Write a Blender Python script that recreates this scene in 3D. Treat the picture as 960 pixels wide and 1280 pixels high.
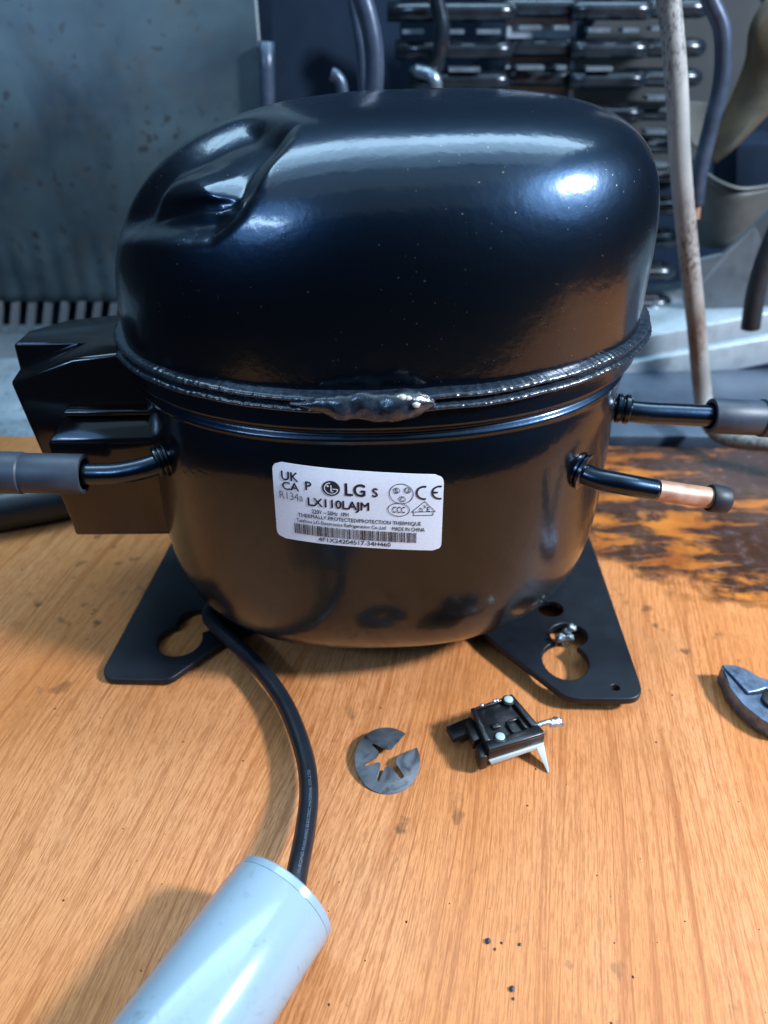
import bpy, bmesh, math, random
from mathutils import Vector, Matrix, noise
R = math.radians
random.seed(4)
S = bpy.context.scene
for o in list(bpy.data.objects): bpy.data.objects.remove(o)
COL = S.collection

# ------------------------------------------------------------------ camera
CAM_H, PITCH, FPX = 0.26, R(35), 930.0
cam = bpy.data.objects.new('camera', bpy.data.cameras.new('camera')); COL.objects.link(cam)
cam.location = (0, 0, CAM_H); cam.rotation_euler = (R(90) - PITCH, 0, 0)
cam.data.sensor_fit = 'VERTICAL'; cam.data.sensor_height = 24; cam.data.sensor_width = 18
cam.data.lens = FPX / 1280 * 24
cam.data.clip_start = 0.01; cam.data.clip_end = 50
cam.data.dof.use_dof = True; cam.data.dof.focus_distance = 0.268; cam.data.dof.aperture_fstop = 6.0
S.camera = cam

# ------------------------------------------------------------------ world, lamps, exposure
w = bpy.data.worlds.new('World'); S.world = w; w.use_nodes = True
bg = w.node_tree.nodes['Background']; bg.inputs['Color'].default_value = (0.36, 0.48, 0.70, 1); bg.inputs['Strength'].default_value = 0.03
S.view_settings.view_transform = 'Standard'; S.view_settings.look = 'None'
S.view_settings.exposure = 0.30; S.view_settings.gamma = 1.0
S.cycles.max_bounces = 8; S.cycles.glossy_bounces = 5; S.cycles.caustics_reflective = False
S.cycles.sample_clamp_indirect = 6

TARGET = Vector((0, 0.28, 0.05))
def dirv(az, el):
    return Vector((math.cos(R(el)) * math.sin(R(az)), math.cos(R(el)) * math.cos(R(az)), math.sin(R(el))))
def area(name, az, el, dist, sx, sy, power, col, spin=0):
    l = bpy.data.lights.new(name, 'AREA'); l.shape = 'RECTANGLE'; l.size = sx; l.size_y = sy
    l.energy = power; l.color = col
    o = bpy.data.objects.new(name, l); COL.objects.link(o)
    d = dirv(az, el); o.location = TARGET + d * dist
    o.rotation_euler = (d.to_track_quat('Z', 'Y') @ Matrix.Rotation(R(spin), 3, 'Z').to_quaternion()).to_euler()
    return o
def disc(name, az, el, dist, size, power, col):
    o = area(name, az, el, dist, size, size, power, col); o.data.shape = 'DISK'; return o
disc('lamp_key', 108, 39, 1.15, 0.15, 25.0, (0.80, 0.88, 1.0))
COOL = (0.50, 0.77, 1.0)
area('lamp_overhead_a', 0, 69, 1.3, 1.9, 0.22, 13.0, COOL)
area('lamp_overhead_b', 0, 79, 1.3, 1.8, 0.24, 7.5, COOL)
area('lamp_overhead_c', 180, 89, 1.3, 1.8, 0.32, 3.0, COOL)
area('lamp_overhead_d', 180, 71, 1.3, 1.8, 0.40, 1.6, COOL)
area('lamp_overhead_e', 180, 53, 1.3, 1.8, 0.40, 0.7, COOL)
disc('halo_fill_right', 114, 35, 1.3, 0.80, 4.6, (0.20, 0.48, 1.0))  # added blue disc, no real source, for the halo on the dome
disc('halo_fill_left', -132, 38, 1.45, 0.65, 3.2, (0.20, 0.48, 1.0))  # added blue disc, no real source, brightens the dome's left shoulder
area('lamp_tube', -132, 37, 1.4, 0.34, 0.07, 3.2, (0.45, 0.68, 1.0))

# ------------------------------------------------------------------ projection helpers (pixel of the 960x1280 photograph -> a real plane)
_c, _s = math.cos(PITCH), math.sin(PITCH)
def ray(px, py):
    a = (px - 480) / FPX; b = (640 - py) / FPX
    return Vector((a, _c + b * _s, -_s + b * _c))
def at(px, py, z=None, y=None):
    d = ray(px, py); o = Vector((0, 0, CAM_H))
    t = (z - o.z) / d.z if z is not None else y / d.y
    return o + d * t

# ------------------------------------------------------------------ materials
def lin(r, g, b):
    f = lambda c: (c / 12.92 if c <= 0.04045 else ((c + 0.055) / 1.055) ** 2.4)
    return (f(r / 255), f(g / 255), f(b / 255), 1)
class NT:
    def __init__(s, name):
        s.m = bpy.data.materials.new(name); s.m.use_nodes = True; s.t = s.m.node_tree
        s.b = s.t.nodes['Principled BSDF']
    def n(s, typ, **kw):
        x = s.t.nodes.new(typ)
        for k, v in kw.items():
            if k in x.bl_rna.properties and k != 'inputs': setattr(x, k, v)
            else: x.inputs[k.replace('_', ' ')].default_value = v
        return x
    def l(s, a, b): s.t.links.new(a, b)
    def coord(s, kind='Object', scale=(1, 1, 1), rot=(0, 0, 0)):
        t = s.n('ShaderNodeTexCoord'); m = s.n('ShaderNodeMapping')
        m.inputs['Scale'].default_value = scale; m.inputs['Rotation'].default_value = rot
        s.l(t.outputs[kind], m.inputs['Vector']); return m.outputs['Vector']
    def noise(s, vec, scale, detail=3, rough=0.55, dist=0):
        x = s.n('ShaderNodeTexNoise'); x.inputs['Scale'].default_value = scale; x.inputs['Detail'].default_value = detail
        x.inputs['Roughness'].default_value = rough; x.inputs['Distortion'].default_value = dist
        s.l(vec, x.inputs['Vector']); return x.outputs['Fac']
    def ramp(s, fac, stops):
        x = s.n('ShaderNodeValToRGB'); e = x.color_ramp.elements
        while len(e) < len(stops): e.new(0.5)
        for i, (p, c) in enumerate(stops):
            e[i].position = p; e[i].color = c if len(c) == 4 else (*c, 1)
        s.l(fac, x.inputs['Fac']); return x.outputs['Color']
    def g(s, fac, a, b):
        return s.ramp(fac, [(a, (0, 0, 0)), (b, (1, 1, 1))])
    def mix(s, fac, a, b, mode='MIX'):
        x = s.n('ShaderNodeMix'); x.data_type = 'RGBA'; x.blend_type = mode
        for v, i in ((fac, 0), (a, 6), (b, 7)):
            if hasattr(v, 'links') or hasattr(v, 'is_linked'): s.l(v, x.inputs[i])
            else: x.inputs[i].default_value = v if i == 0 else (v if len(v) == 4 else (*v, 1))
        return x.outputs[2]
    def math(s, op, a, b=None, clamp=False):
        x = s.n('ShaderNodeMath'); x.operation = op; x.use_clamp = clamp
        for v, i in ((a, 0), (b, 1)):
            if v is None: continue
            if hasattr(v, 'is_linked'): s.l(v, x.inputs[i])
            else: x.inputs[i].default_value = v
        return x.outputs[0]
    def bump(s, h, strength=0.2, dist=0.001, coat=False):
        x = s.n('ShaderNodeBump'); x.inputs['Strength'].default_value = strength; x.inputs['Distance'].default_value = dist
        s.l(h, x.inputs['Height']); s.l(x.outputs['Normal'], s.b.inputs['Normal'])
        if coat: s.l(x.outputs['Normal'], s.b.inputs['Coat Normal'])
    def set(s, **kw):
        for k, v in kw.items():
            k = k.replace('_', ' ')
            if hasattr(v, 'is_linked'): s.l(v, s.b.inputs[k])
            else: s.b.inputs[k].default_value = v
        return s
def simple(name, col, rough=0.5, metal=0, spec=0.5, var=0.25, scale=60, bump=0.0, coat=0.0, coat_r=0.1):
    t = NT(name); v = t.coord()
    n = t.noise(v, scale, 4)
    d = tuple(c * (1 - var) for c in col[:3]); b = tuple(min(1, c * (1 + var * 0.6)) for c in col[:3])
    t.set(Base_Color=t.ramp(n, [(0.3, d), (0.7, b)]), Metallic=metal, Specular_IOR_Level=spec, Coat_Weight=coat, Coat_Roughness=coat_r)
    n2 = t.noise(v, scale * 3.1, 3)
    t.set(Roughness=t.math('MULTIPLY_ADD', n2, rough * 0.5, False) if False else rough)
    if bump: t.bump(n2, bump, 0.0006)
    return t.m

def mat_paint(dusty):
    t = NT('gloss_black_paint' + ('_dusty' if dusty else '')); v = t.coord()
    base = (0.0085, 0.019, 0.035, 1)
    smear = t.noise(v, 22, 4, 0.6)
    col = base
    if dusty:
        vo = t.n('ShaderNodeTexVoronoi'); vo.inputs['Scale'].default_value = 520; t.l(v, vo.inputs['Vector'])
        sz = t.noise(v, 330, 1)
        dots = t.math('LESS_THAN', vo.outputs['Distance'], t.math('MULTIPLY', t.math('SUBTRACT', sz, 0.40), 0.52))
        sep = t.n('ShaderNodeSeparateXYZ'); t.l(v, sep.inputs[0])
        zone = t.ramp(sep.outputs['Z'], [(0.0, (1, 1, 1)), (0.030, (0.55, 0.55, 0.55)), (0.07, (0.35, 0.35, 0.35))])
        pn = t.noise(v, 160, 0); thin = t.g(t.noise(v, 38, 2), 0.46, 0.58)
        keep = t.math('GREATER_THAN', t.math('MULTIPLY', t.math('MULTIPLY', zone, thin), t.g(pn, 0.30, 0.6)), 0.045)
        d = t.math('MULTIPLY', dots, keep)
        col = t.mix(d, base, (0.26, 0.23, 0.18, 1))
        t.set(Base_Color=col, Roughness=0.38)
        t.set(Coat_Weight=t.math('SUBTRACT', 0.9, d, True))
    else:
        t.set(Base_Color=base, Roughness=0.38, Coat_Weight=0.9)
    cr = t.ramp(smear, [(0.30, (0.11,) * 3), (0.7, (0.19,) * 3)])
    t.set(Coat_Roughness=cr, Coat_IOR=1.51 if dusty else 1.47, Metallic=1.0)
    h = t.math('ADD', t.noise(v, 260, 2), t.math('MULTIPLY', t.noise(v, 35, 2), 2.0))
    t.bump(h, 0.065, 0.0012, coat=True)
    return t.m
M = {}
M['paint'] = mat_paint(False); M['paint_dust'] = mat_paint(True)
def mat_weld():
    t = NT('painted_weld_bead'); v = t.coord()
    n = t.noise(v, 420, 4, 0.7); n2 = t.noise(v, 1300, 2)
    t.set(Base_Color=t.ramp(n, [(0.35, (0.006, 0.010, 0.016)), (0.75, (0.022, 0.034, 0.048))]), Roughness=0.26, Specular_IOR_Level=0.5, Coat_Weight=0.45, Coat_Roughness=0.15)
    t.bump(t.math('ADD', n, t.math('MULTIPLY', n2, 0.25)), 0.30, 0.0005, coat=True)
    return t.m
M['weld'] = mat_weld()
M['satin'] = simple('satin_black_steel', (0.006, 0.008, 0.012), 0.42, 0, 0.32, 0.4, 90, 0.12)
M['plastic'] = simple('black_cover_plastic', (0.006, 0.0055, 0.006), 0.13, 0, 0.5, 0.25, 50, 0.03)
M['blackplastic'] = simple('black_relay_plastic', (0.008, 0.008, 0.009), 0.30, 0, 0.5, 0.3, 150, 0.1)
M['rubber'] = simple('blue_grey_rubber', (0.028, 0.037, 0.052), 0.48, 0, 0.4, 0.25, 120, 0.10)
M['rubber_dark'] = simple('black_rubber', (0.014, 0.017, 0.022), 0.5, 0, 0.4, 0.3, 120, 0.1)
M['cable'] = simple('black_cable_jacket', (0.008, 0.011, 0.016), 0.36, 0, 0.5, 0.3, 200, 0.06)
def mat_copper():
    t = NT('bare_copper'); v = t.coord()
    n = t.noise(v, 240, 4)
    t.set(Base_Color=t.ramp(n, [(0.3, (0.34, 0.17, 0.10)), (0.55, (0.46, 0.27, 0.18)), (0.8, (0.52, 0.36, 0.28))]), Metallic=0.5, Roughness=0.45)
    t.bump(n, 0.1, 0.0004); return t.m
M['copper'] = mat_copper()
def mat_label():
    t = NT('white_label_stock'); v = t.coord()
    n = t.noise(v, 900, 2)
    t.set(Base_Color=t.ramp(n, [(0.3, (0.66, 0.70, 0.76)), (0.7, (0.72, 0.76, 0.82))]), Roughness=0.42, Specular_IOR_Level=0.4)
    return t.m
M['label'] = mat_label()
M['ink'] = simple('black_print', (0.012, 0.014, 0.02), 0.5, var=0.2)
M['ink_grey'] = simple('faint_grey_print', (0.16, 0.18, 0.22), 0.55, var=0.3, scale=900)
M['cable_print'] = simple('white_cable_print', (0.11, 0.13, 0.16), 0.6, var=0.5, scale=2200)
def mat_cap():
    t = NT('pale_blue_white_plastic'); v = t.coord()
    sc = t.coord(scale=(1, 1, 0.5))
    n = t.noise(sc, 190, 6, 0.7, 0.6); big = t.noise(v, 45, 2)
    scuff = t.math('MULTIPLY', t.g(n, 0.56, 0.68), t.g(big, 0.46, 0.60))
    c = t.mix(t.math('MULTIPLY', scuff, 0.65), (0.225, 0.30, 0.35, 1), (0.10, 0.13, 0.155, 1))
    t.set(Base_Color=c, Roughness=0.17, Specular_IOR_Level=0.5, Subsurface_Weight=0.08, Subsurface_Scale=0.004)
    t.bump(n, 0.03, 0.0005); return t.m
M['cap'] = mat_cap()
M['pin'] = simple('pale_green_pin', (0.36, 0.46, 0.44), 0.35, var=0.15)
M['bracket'] = simple('white_nylon', (0.40, 0.45, 0.44), 0.4, var=0.12)
M['tin'] = simple('tinned_metal', (0.55, 0.62, 0.68), 0.28, 0.9, var=0.3, scale=300, bump=0.2)
def mat_blue_steel():
    t = NT('blued_spring_steel'); v = t.coord()
    n = t.noise(v, 75, 3, 0.5, 1.0)
    c = t.ramp(n, [(0.36, (0.018, 0.020, 0.026)), (0.47, (0.075, 0.08, 0.09)), (0.60, (0.115, 0.12, 0.13)), (0.68, (0.045, 0.05, 0.06))])
    t.set(Base_Color=c, Metallic=0.55, Roughness=0.40); t.bump(t.noise(v, 600, 3), 0.1, 0.0003); return t.m
M['steel'] = mat_blue_steel()
def mat_pliers():
    t = NT('worn_tool_steel'); v = t.coord()
    n = t.noise(v, 160, 5, 0.65)
    t.set(Base_Color=t.ramp(n, [(0.3, (0.06, 0.075, 0.10)), (0.6, (0.17, 0.22, 0.30)), (0.8, (0.26, 0.32, 0.40))]), Metallic=0.75, Roughness=0.42)
    t.bump(n, 0.25, 0.0004); return t.m
M['pliers'] = mat_pliers()
M['pliers_edge'] = simple('dark_forged_steel', (0.025, 0.025, 0.028), 0.5, 0.4, var=0.4, scale=200, bump=0.2)
M['scrap'] = simple('dull_solder_metal', (0.30, 0.36, 0.38), 0.38, 0.8, var=0.5, scale=500, bump=0.4)
M['fleck'] = simple('dried_pale_paint', (0.62, 0.60, 0.50), 0.7, var=0.2, scale=800, bump=0.3)
M['crumb'] = simple('blue_black_crumb', (0.02, 0.03, 0.045), 0.5, var=0.4, scale=800)

GR = R(-13)     # wood grain runs away from the camera, leaning right
def mat_table():
    t = NT('orange_wood_laminate')
    v0 = t.coord(rot=(0, 0, -GR))
    # slow wander of the grain
    wob = t.n('ShaderNodeTexNoise'); wob.inputs['Scale'].default_value = 4.2; wob.inputs['Detail'].default_value = 2
    mp = t.n('ShaderNodeMapping'); mp.inputs['Scale'].default_value = (1, 0.45, 1); t.l(v0, mp.inputs['Vector']); t.l(mp.outputs[0], wob.inputs['Vector'])
    sub = t.n('ShaderNodeVectorMath'); sub.operation = 'SUBTRACT'; sub.inputs[1].default_value = (0.5, 0.5, 0.5); t.l(wob.outputs['Color'], sub.inputs[0])
    mul = t.n('ShaderNodeVectorMath'); mul.operation = 'MULTIPLY'; mul.inputs[1].default_value = (0.085, 0.0, 0.0); t.l(sub.outputs[0], mul.inputs[0])
    add = t.n('ShaderNodeVectorMath'); add.operation = 'ADD'; t.l(v0, add.inputs[0]); t.l(mul.outputs[0], add.inputs[1])
    v = add.outputs[0]
    def mapped(sx, sy):
        m = t.n('ShaderNodeMapping'); m.inputs['Scale'].default_value = (sx, sy, 1); t.l(v, m.inputs['Vector']); return m.outputs[0]
    tone = t.noise(mapped(14, 3.2), 1.0, 3)
    pores = t.noise(mapped(1350, 95), 1.0, 3, 0.6)
    pores2 = t.noise(mapped(2300, 260), 1.0, 2, 0.6)
    lines = t.noise(mapped(92, 1.6), 1.0, 2, 0.45)
    lines2 = t.noise(mapped(240, 2.6), 1.0, 2, 0.5)
    lines3 = t.noise(mapped(46, 0.9), 1.0, 3, 0.5)
    base = t.ramp(tone, [(0.30, (0.50, 0.170, 0.044)), (0.50, (0.565, 0.218, 0.074)), (0.72, (0.59, 0.258, 0.106))])
    c = t.mix(t.math('MULTIPLY', t.g(pores, 0.50, 0.59), 0.62), base, (0.37, 0.120, 0.030, 1))
    c = t.mix(t.math('MULTIPLY', t.g(pores2, 0.50, 0.60), 0.34), c, (0.30, 0.105, 0.034, 1))
    band = lambda f, a, wd: t.ramp(f, [(a - wd, (0, 0, 0)), (a, (1, 1, 1)), (a + wd, (0, 0, 0))])
    c = t.mix(t.math('MULTIPLY', band(lines, 0.50, 0.014), 0.58), c, (0.29, 0.080, 0.016, 1))
    c = t.mix(t.math('MULTIPLY', band(lines, 0.62, 0.012), 0.5), c, (0.28, 0.08, 0.018, 1))
    c = t.mix(t.math('MULTIPLY', band(lines3, 0.47, 0.008), 0.66), c, (0.28, 0.076, 0.014, 1))
    c = t.mix(t.math('MULTIPLY', band(lines2, 0.44, 0.03), 0.34), c, (0.31, 0.095, 0.022, 1))
    c = t.mix(t.math('MULTIPLY', band(lines2, 0.54, 0.03), 0.40), c, (0.28, 0.085, 0.02, 1))
    # burnt and oil soaked patch on the back right corner
    sep = t.n('ShaderNodeSeparateXYZ'); vw = t.coord(); t.l(vw, sep.inputs[0])
    ex = t.math('DIVIDE', t.math('SUBTRACT', sep.outputs['X'], 0.235), 0.150)
    ey = t.math('DIVIDE', t.math('SUBTRACT', sep.outputs['Y'], 0.388), 0.112)
    rr = t.math('SQRT', t.math('ADD', t.math('MULTIPLY', ex, ex), t.math('MULTIPLY', ey, ey)))
    edge = t.noise(vw, 40, 5, 0.65)
    inside = t.math('SUBTRACT', 1.30, t.math('ADD', rr, t.math('MULTIPLY', edge, 0.62)))      # >0 inside
    soak = t.g(inside, -0.02, 0.15)
    c = t.mix(t.math('MULTIPLY', soak, 0.85), c, t.ramp(t.noise(vw, 26, 3), [(0.35, (0.20, 0.045, 0.005)), (0.62, (0.46, 0.145, 0.017))]))
    vs = t.n('ShaderNodeMapping'); vs.inputs['Scale'].default_value = (16, 52, 1); t.l(vw, vs.inputs['Vector'])
    tar = t.noise(vs.outputs[0], 1.0, 6, 0.68, 0.4)
    rim = t.ramp(inside, [(0.0, (0, 0, 0)), (0.05, (1, 1, 1)), (0.16, (0.35, 0.35, 0.35)), (0.45, (0.5, 0.5, 0.5))])
    xb = t.g(sep.outputs['X'], 0.165, 0.215)
    tarm = t.math('ADD', tar, t.math('ADD', t.math('MULTIPLY', rim, 0.14), t.math('MULTIPLY', xb, 0.07)))
    tm = t.math('MULTIPLY', t.g(tarm, 0.515, 0.60), soak)
    tcol = t.ramp(t.noise(vw, 150, 4), [(0.35, (0.012, 0.007, 0.006)), (0.6, (0.030, 0.019, 0.018)), (0.75, (0.10, 0.085, 0.09))])
    c = t.mix(t.math('MULTIPLY', tm, 0.93), c, tcol)
    # scattered grime spots on the left and dark flecks everywhere
    spots = t.math('MULTIPLY', t.g(t.noise(vw, 85, 3, 0.5), 0.61, 0.68), t.g(t.noise(vw, 9, 1), 0.52, 0.60))
    c = t.mix(t.math('MULTIPLY', spots, 0.7), c, (0.045, 0.026, 0.012, 1))
    grime = t.g(t.noise(vw, 12, 4), 0.52, 0.75)
    c = t.mix(t.math('MULTIPLY', grime, 0.20), c, (0.20, 0.115, 0.06, 1))
    dust = t.math('MULTIPLY', t.g(t.noise(vw, 120, 5, 0.7), 0.66, 0.74), t.g(t.noise(vw, 17, 1), 0.60, 0.68))
    c = t.mix(t.math('MULTIPLY', dust, 0.30), c, (0.44, 0.33, 0.27, 1))
    ro = t.mix(tm, t.ramp(t.noise(vw, 60, 4), [(0.3, (0.36,) * 3), (0.7, (0.50,) * 3)]), (0.30, 0.30, 0.30, 1))
    ro = t.mix(t.math('MULTIPLY', soak, 0.4), ro, (0.22, 0.22, 0.22, 1))
    t.set(Base_Color=c, Roughness=ro, Specular_IOR_Level=0.22)
    h = t.math('SUBTRACT', t.math('MULTIPLY', tm, t.noise(vw, 300, 3)), t.math('MULTIPLY', t.g(pores, 0.5, 0.66), 0.25))
    t.bump(h, 0.35, 0.0008)
    return t.m
M['table'] = mat_table()
def mat_panel(name, a, b, dirt, scale=7, rough=0.45, speck=True):
    t = NT(name); v = t.coord()
    n = t.noise(v, scale, 4, 0.6, 0.3); n2 = t.noise(v, scale * 3.3, 4, 0.6)
    c = t.ramp(n, [(0.34, a), (0.66, b)])
    c = t.mix(t.math('MULTIPLY', t.g(n2, 0.50, 0.72), 0.55), c, (*dirt, 1))
    if speck:
        s_ = t.math('MULTIPLY', t.g(t.noise(v, scale * 14, 1), 0.63, 0.69), t.g(n, 0.42, 0.56))
        c = t.mix(t.math('MULTIPLY', s_, 0.8), c, (0.02, 0.02, 0.02, 1))
    t.set(Base_Color=c, Roughness=rough, Metallic=0.25); t.bump(n2, 0.15, 0.002); return t.m
M['panel'] = mat_panel('stained_galvanised_sheet', (0.013, 0.023, 0.031), (0.058, 0.088, 0.098), (0.052, 0.046, 0.034), 8)
M['slat'] = mat_panel('painted_slat_rusting', (0.08, 0.10, 0.11), (0.16, 0.175, 0.18), (0.08, 0.045, 0.028), 16, 0.5, False)
M['tray'] = mat_panel('pale_blue_dirty_sheet', (0.13, 0.18, 0.21), (0.28, 0.33, 0.36), (0.11, 0.11, 0.10), 16, 0.45)
M['rail'] = mat_panel('pale_blue_worn_rail', (0.24, 0.30, 0.33), (0.38, 0.44, 0.47), (0.17, 0.18, 0.17), 22, 0.4, False)
M['darksheet'] = mat_panel('dark_blue_grey_sheet', (0.035, 0.05, 0.075), (0.07, 0.095, 0.13), (0.03, 0.035, 0.04), 14, 0.35, False)  # bay floor sheet in a darker colour that stands in for shade
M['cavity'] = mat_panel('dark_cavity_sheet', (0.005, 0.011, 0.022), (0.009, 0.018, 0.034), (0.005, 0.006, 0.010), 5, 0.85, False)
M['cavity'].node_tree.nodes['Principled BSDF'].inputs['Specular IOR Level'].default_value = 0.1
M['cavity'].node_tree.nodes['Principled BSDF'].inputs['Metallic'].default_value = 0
M['coil'] = simple('black_enamel_tube', (0.012, 0.018, 0.025), 0.22, 0.2, 0.7, 0.4, 90, 0.2)
M['fin'] = simple('bare_wire_metal', (0.26, 0.33, 0.38), 0.3, 0.7, var=0.4, scale=120, bump=0.2)
M['coilplate'] = mat_panel('grey_coil_plate', (0.24, 0.30, 0.36), (0.36, 0.43, 0.48), (0.10, 0.13, 0.16), 22, 0.4, False)
M['bluetube'] = simple('blue_grey_tube', (0.045, 0.065, 0.10), 0.35, 0.3, 0.6, 0.4, 90, 0.15)
def mat_whitetube():
    t = NT('flaking_white_tube'); v = t.coord(scale=(1, 1, 0.45))
    vz = t.coord(); sep = t.n('ShaderNodeSeparateXYZ'); t.l(vz, sep.inputs[0])
    n = t.noise(v, 620, 5, 0.7); big = t.noise(v, 26, 3)
    c = t.ramp(t.noise(v, 60, 3), [(0.3, (0.19, 0.195, 0.185)), (0.7, (0.29, 0.285, 0.265))])
    flk = t.math('MULTIPLY', t.g(n, 0.50, 0.57), t.g(big, 0.44, 0.60))
    c = t.mix(flk, c, (0.06, 0.055, 0.05, 1))
    lo = t.math('MULTIPLY', t.ramp(sep.outputs['Z'], [(0.0, (0, 0, 0)), (0.035, (0, 0, 0)), (0.06, (1, 1, 1)), (0.20, (0, 0, 0))]), t.g(t.noise(v, 48, 4), 0.40, 0.62))
    c = t.mix(t.math('MULTIPLY', lo, 0.6), c, (0.12, 0.06, 0.03, 1))
    t.set(Base_Color=c, Roughness=0.5); t.bump(n, 0.3, 0.0006); return t.m
M['whitetube'] = mat_whitetube()
M['blade'] = mat_panel('tarnished_olive_blade', (0.05, 0.036, 0.020), (0.11, 0.076, 0.042), (0.028, 0.025, 0.022), 18, 0.45, False)
M['shroud'] = mat_panel('grey_green_shroud', (0.045, 0.05, 0.045), (0.095, 0.10, 0.092), (0.03, 0.03, 0.027), 14, 0.45, False)
M['fandark'] = simple('dark_fan_disc', (0.022, 0.026, 0.028), 0.7, var=0.4, scale=20)
M['bracketplate'] = mat_panel('dull_zinc_plate', (0.10, 0.125, 0.14), (0.17, 0.20, 0.22), (0.07, 0.085, 0.09), 16, 0.4, False)

# ------------------------------------------------------------------ object helpers
def link(name, me, mat, parent=None, smooth=True, loc=None):
    o = bpy.data.objects.new(name, me); COL.objects.link(o)
    if mat is not None:
        me.materials.clear(); me.materials.append(mat)
    for p in me.polygons: p.use_smooth = smooth
    if parent: o.parent = parent
    if loc: o.location = loc
    return o
def mesh(name, verts, faces):
    me = bpy.data.meshes.new(name); me.from_pydata([tuple(v) for v in verts], [], faces)
    bm = bmesh.new(); bm.from_mesh(me); bmesh.ops.recalc_face_normals(bm, faces=bm.faces); bm.to_mesh(me); bm.free()
    return me
def tag(o, label, cat, group=None, kind=None):
    if label: o['label'] = label
    if cat: o['category'] = cat
    if group: o['group'] = group
    if kind: o['kind'] = kind
    return o
def empty(name, loc, mat3=None):
    o = bpy.data.objects.new(name, None); COL.objects.link(o); o.empty_display_size = 0.02
    o.matrix_world = (Matrix.Translation(Vector(loc)) @ (mat3.to_4x4() if mat3 else Matrix.Identity(4)))
    return o
def grid_mesh(name, rows, close=True, capA=False, capB=False):
    n = len(rows[0]); vs = [p for r in rows for p in r]; fs = []
    for i in range(len(rows) - 1):
        for j in range(n if close else n - 1):
            k = (j + 1) % n
            fs.append((i * n + j, i * n + k, (i + 1) * n + k, (i + 1) * n + j))
    if capA: fs.append(tuple(range(n - 1, -1, -1)))
    if capB: fs.append(tuple((len(rows) - 1) * n + j for j in range(n)))
    return mesh(name, vs, fs)
def catmull(pts, sub=8):
    P = [Vector(p) for p in pts]; out = []
    for i in range(len(P) - 1):
        a = P[i - 1] if i > 0 else P[i] * 2 - P[i + 1]; b = P[i]; c = P[i + 1]
        d = P[i + 2] if i + 2 < len(P) else P[i + 1] * 2 - P[i]
        for k in range(sub):
            t = k / sub
            out.append(0.5 * (2 * b + (c - a) * t + (2 * a - 5 * b + 4 * c - d) * t * t + (3 * b - a - 3 * c + d) * t ** 3))
    out.append(P[-1]); return out
def frames(path):
    fr = []; T0 = (path[1] - path[0]).normalized()
    ref = Vector((0, 0, 1)) if abs(T0.z) < 0.9 else Vector((1, 0, 0))
    N = (ref - T0 * ref.dot(T0)).normalized()
    for i, p in enumerate(path):
        a = path[max(0, i - 1)]; b = path[min(len(path) - 1, i + 1)]; T = (b - a).normalized()
        N = (N - T * N.dot(T)).normalized(); fr.append((p, T, N, T.cross(N)))
    return fr
def tube_mesh(name, path, r, seg=20, caps=True, profile=None):
    """profile: list of (fraction along path index, radius)"""
    rows = []; fr = frames([Vector(p) for p in path])
    for i, (p, T, N, B) in enumerate(fr):
        rad = r(i / (len(fr) - 1)) if callable(r) else r
        rows.append([p + (N * math.cos(a) + B * math.sin(a)) * rad for a in [2 * math.pi * k / seg for k in range(seg)]])
    return grid_mesh(name, rows, True, caps, caps)
def tube(name, pts, r, mat, parent=None, seg=20, sub=8, caps=True):
    return link(name, tube_mesh(name, catmull(pts, sub) if len(pts) > 2 or sub == 0 else [Vector(p) for p in pts], r, seg, caps), mat, parent)
def turned(name, p0, p1, prof, mat, parent=None, seg=28):
    """lathe about the axis p0->p1; prof = [(distance along, radius)...]"""
    p0 = Vector(p0); ax = (Vector(p1) - p0).normalized()
    ref = Vector((0, 0, 1)) if abs(ax.z) < 0.9 else Vector((1, 0, 0))
    N = (ref - ax * ref.dot(ax)).normalized(); B = ax.cross(N)
    rows = [[p0 + ax * d + (N * math.cos(a) + B * math.sin(a)) * max(r, 1e-5) for a in [2 * math.pi * k / seg for k in range(seg)]] for d, r in prof]
    o = link(name, grid_mesh(name, rows, True, True, True), mat, parent)
    mod = o.modifiers.new('edge', 'EDGE_SPLIT'); mod.split_angle = R(40)
    return o
def bevel(o, wd, seg=2, ang=35):
    m = o.modifiers.new('bevel', 'BEVEL'); m.width = wd; m.segments = seg; m.limit_method = 'ANGLE'; m.angle_limit = R(ang)
    m.harden_normals = False
    for p in o.data.polygons: p.use_smooth = True
    e = o.modifiers.new('edge', 'EDGE_SPLIT'); e.split_angle = R(50)
    return o
def box_mesh(name, sx, sy, sz):
    x, y = sx / 2, sy / 2
    v = [(-x, -y, 0), (x, -y, 0), (x, y, 0), (-x, y, 0), (-x, -y, sz), (x, -y, sz), (x, y, sz), (-x, y, sz)]
    return mesh(name, v, [(0, 1, 2, 3), (4, 5, 6, 7), (0, 1, 5, 4), (1, 2, 6, 5), (2, 3, 7, 6), (3, 0, 4, 7)])
def hexa(name, p, mat, parent=None, bv=0.0):
    """8 points: bottom loop 0-3, top loop 4-7"""
    o = link(name, mesh(name, p, [(0, 1, 2, 3), (4, 5, 6, 7), (0, 1, 5, 4), (1, 2, 6, 5), (2, 3, 7, 6), (3, 0, 4, 7)]), mat, parent, bv > 0)
    if bv: bevel(o, bv)
    return o
def curve_to_mesh(cu, name):
    o = bpy.data.objects.new('tmp', cu); COL.objects.link(o)
    dg = bpy.context.evaluated_depsgraph_get(); dg.update()
    me = bpy.data.meshes.new_from_object(o.evaluated_get(dg)); me.name = name
    bpy.data.objects.remove(o); bpy.data.curves.remove(cu)
    return me
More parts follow.
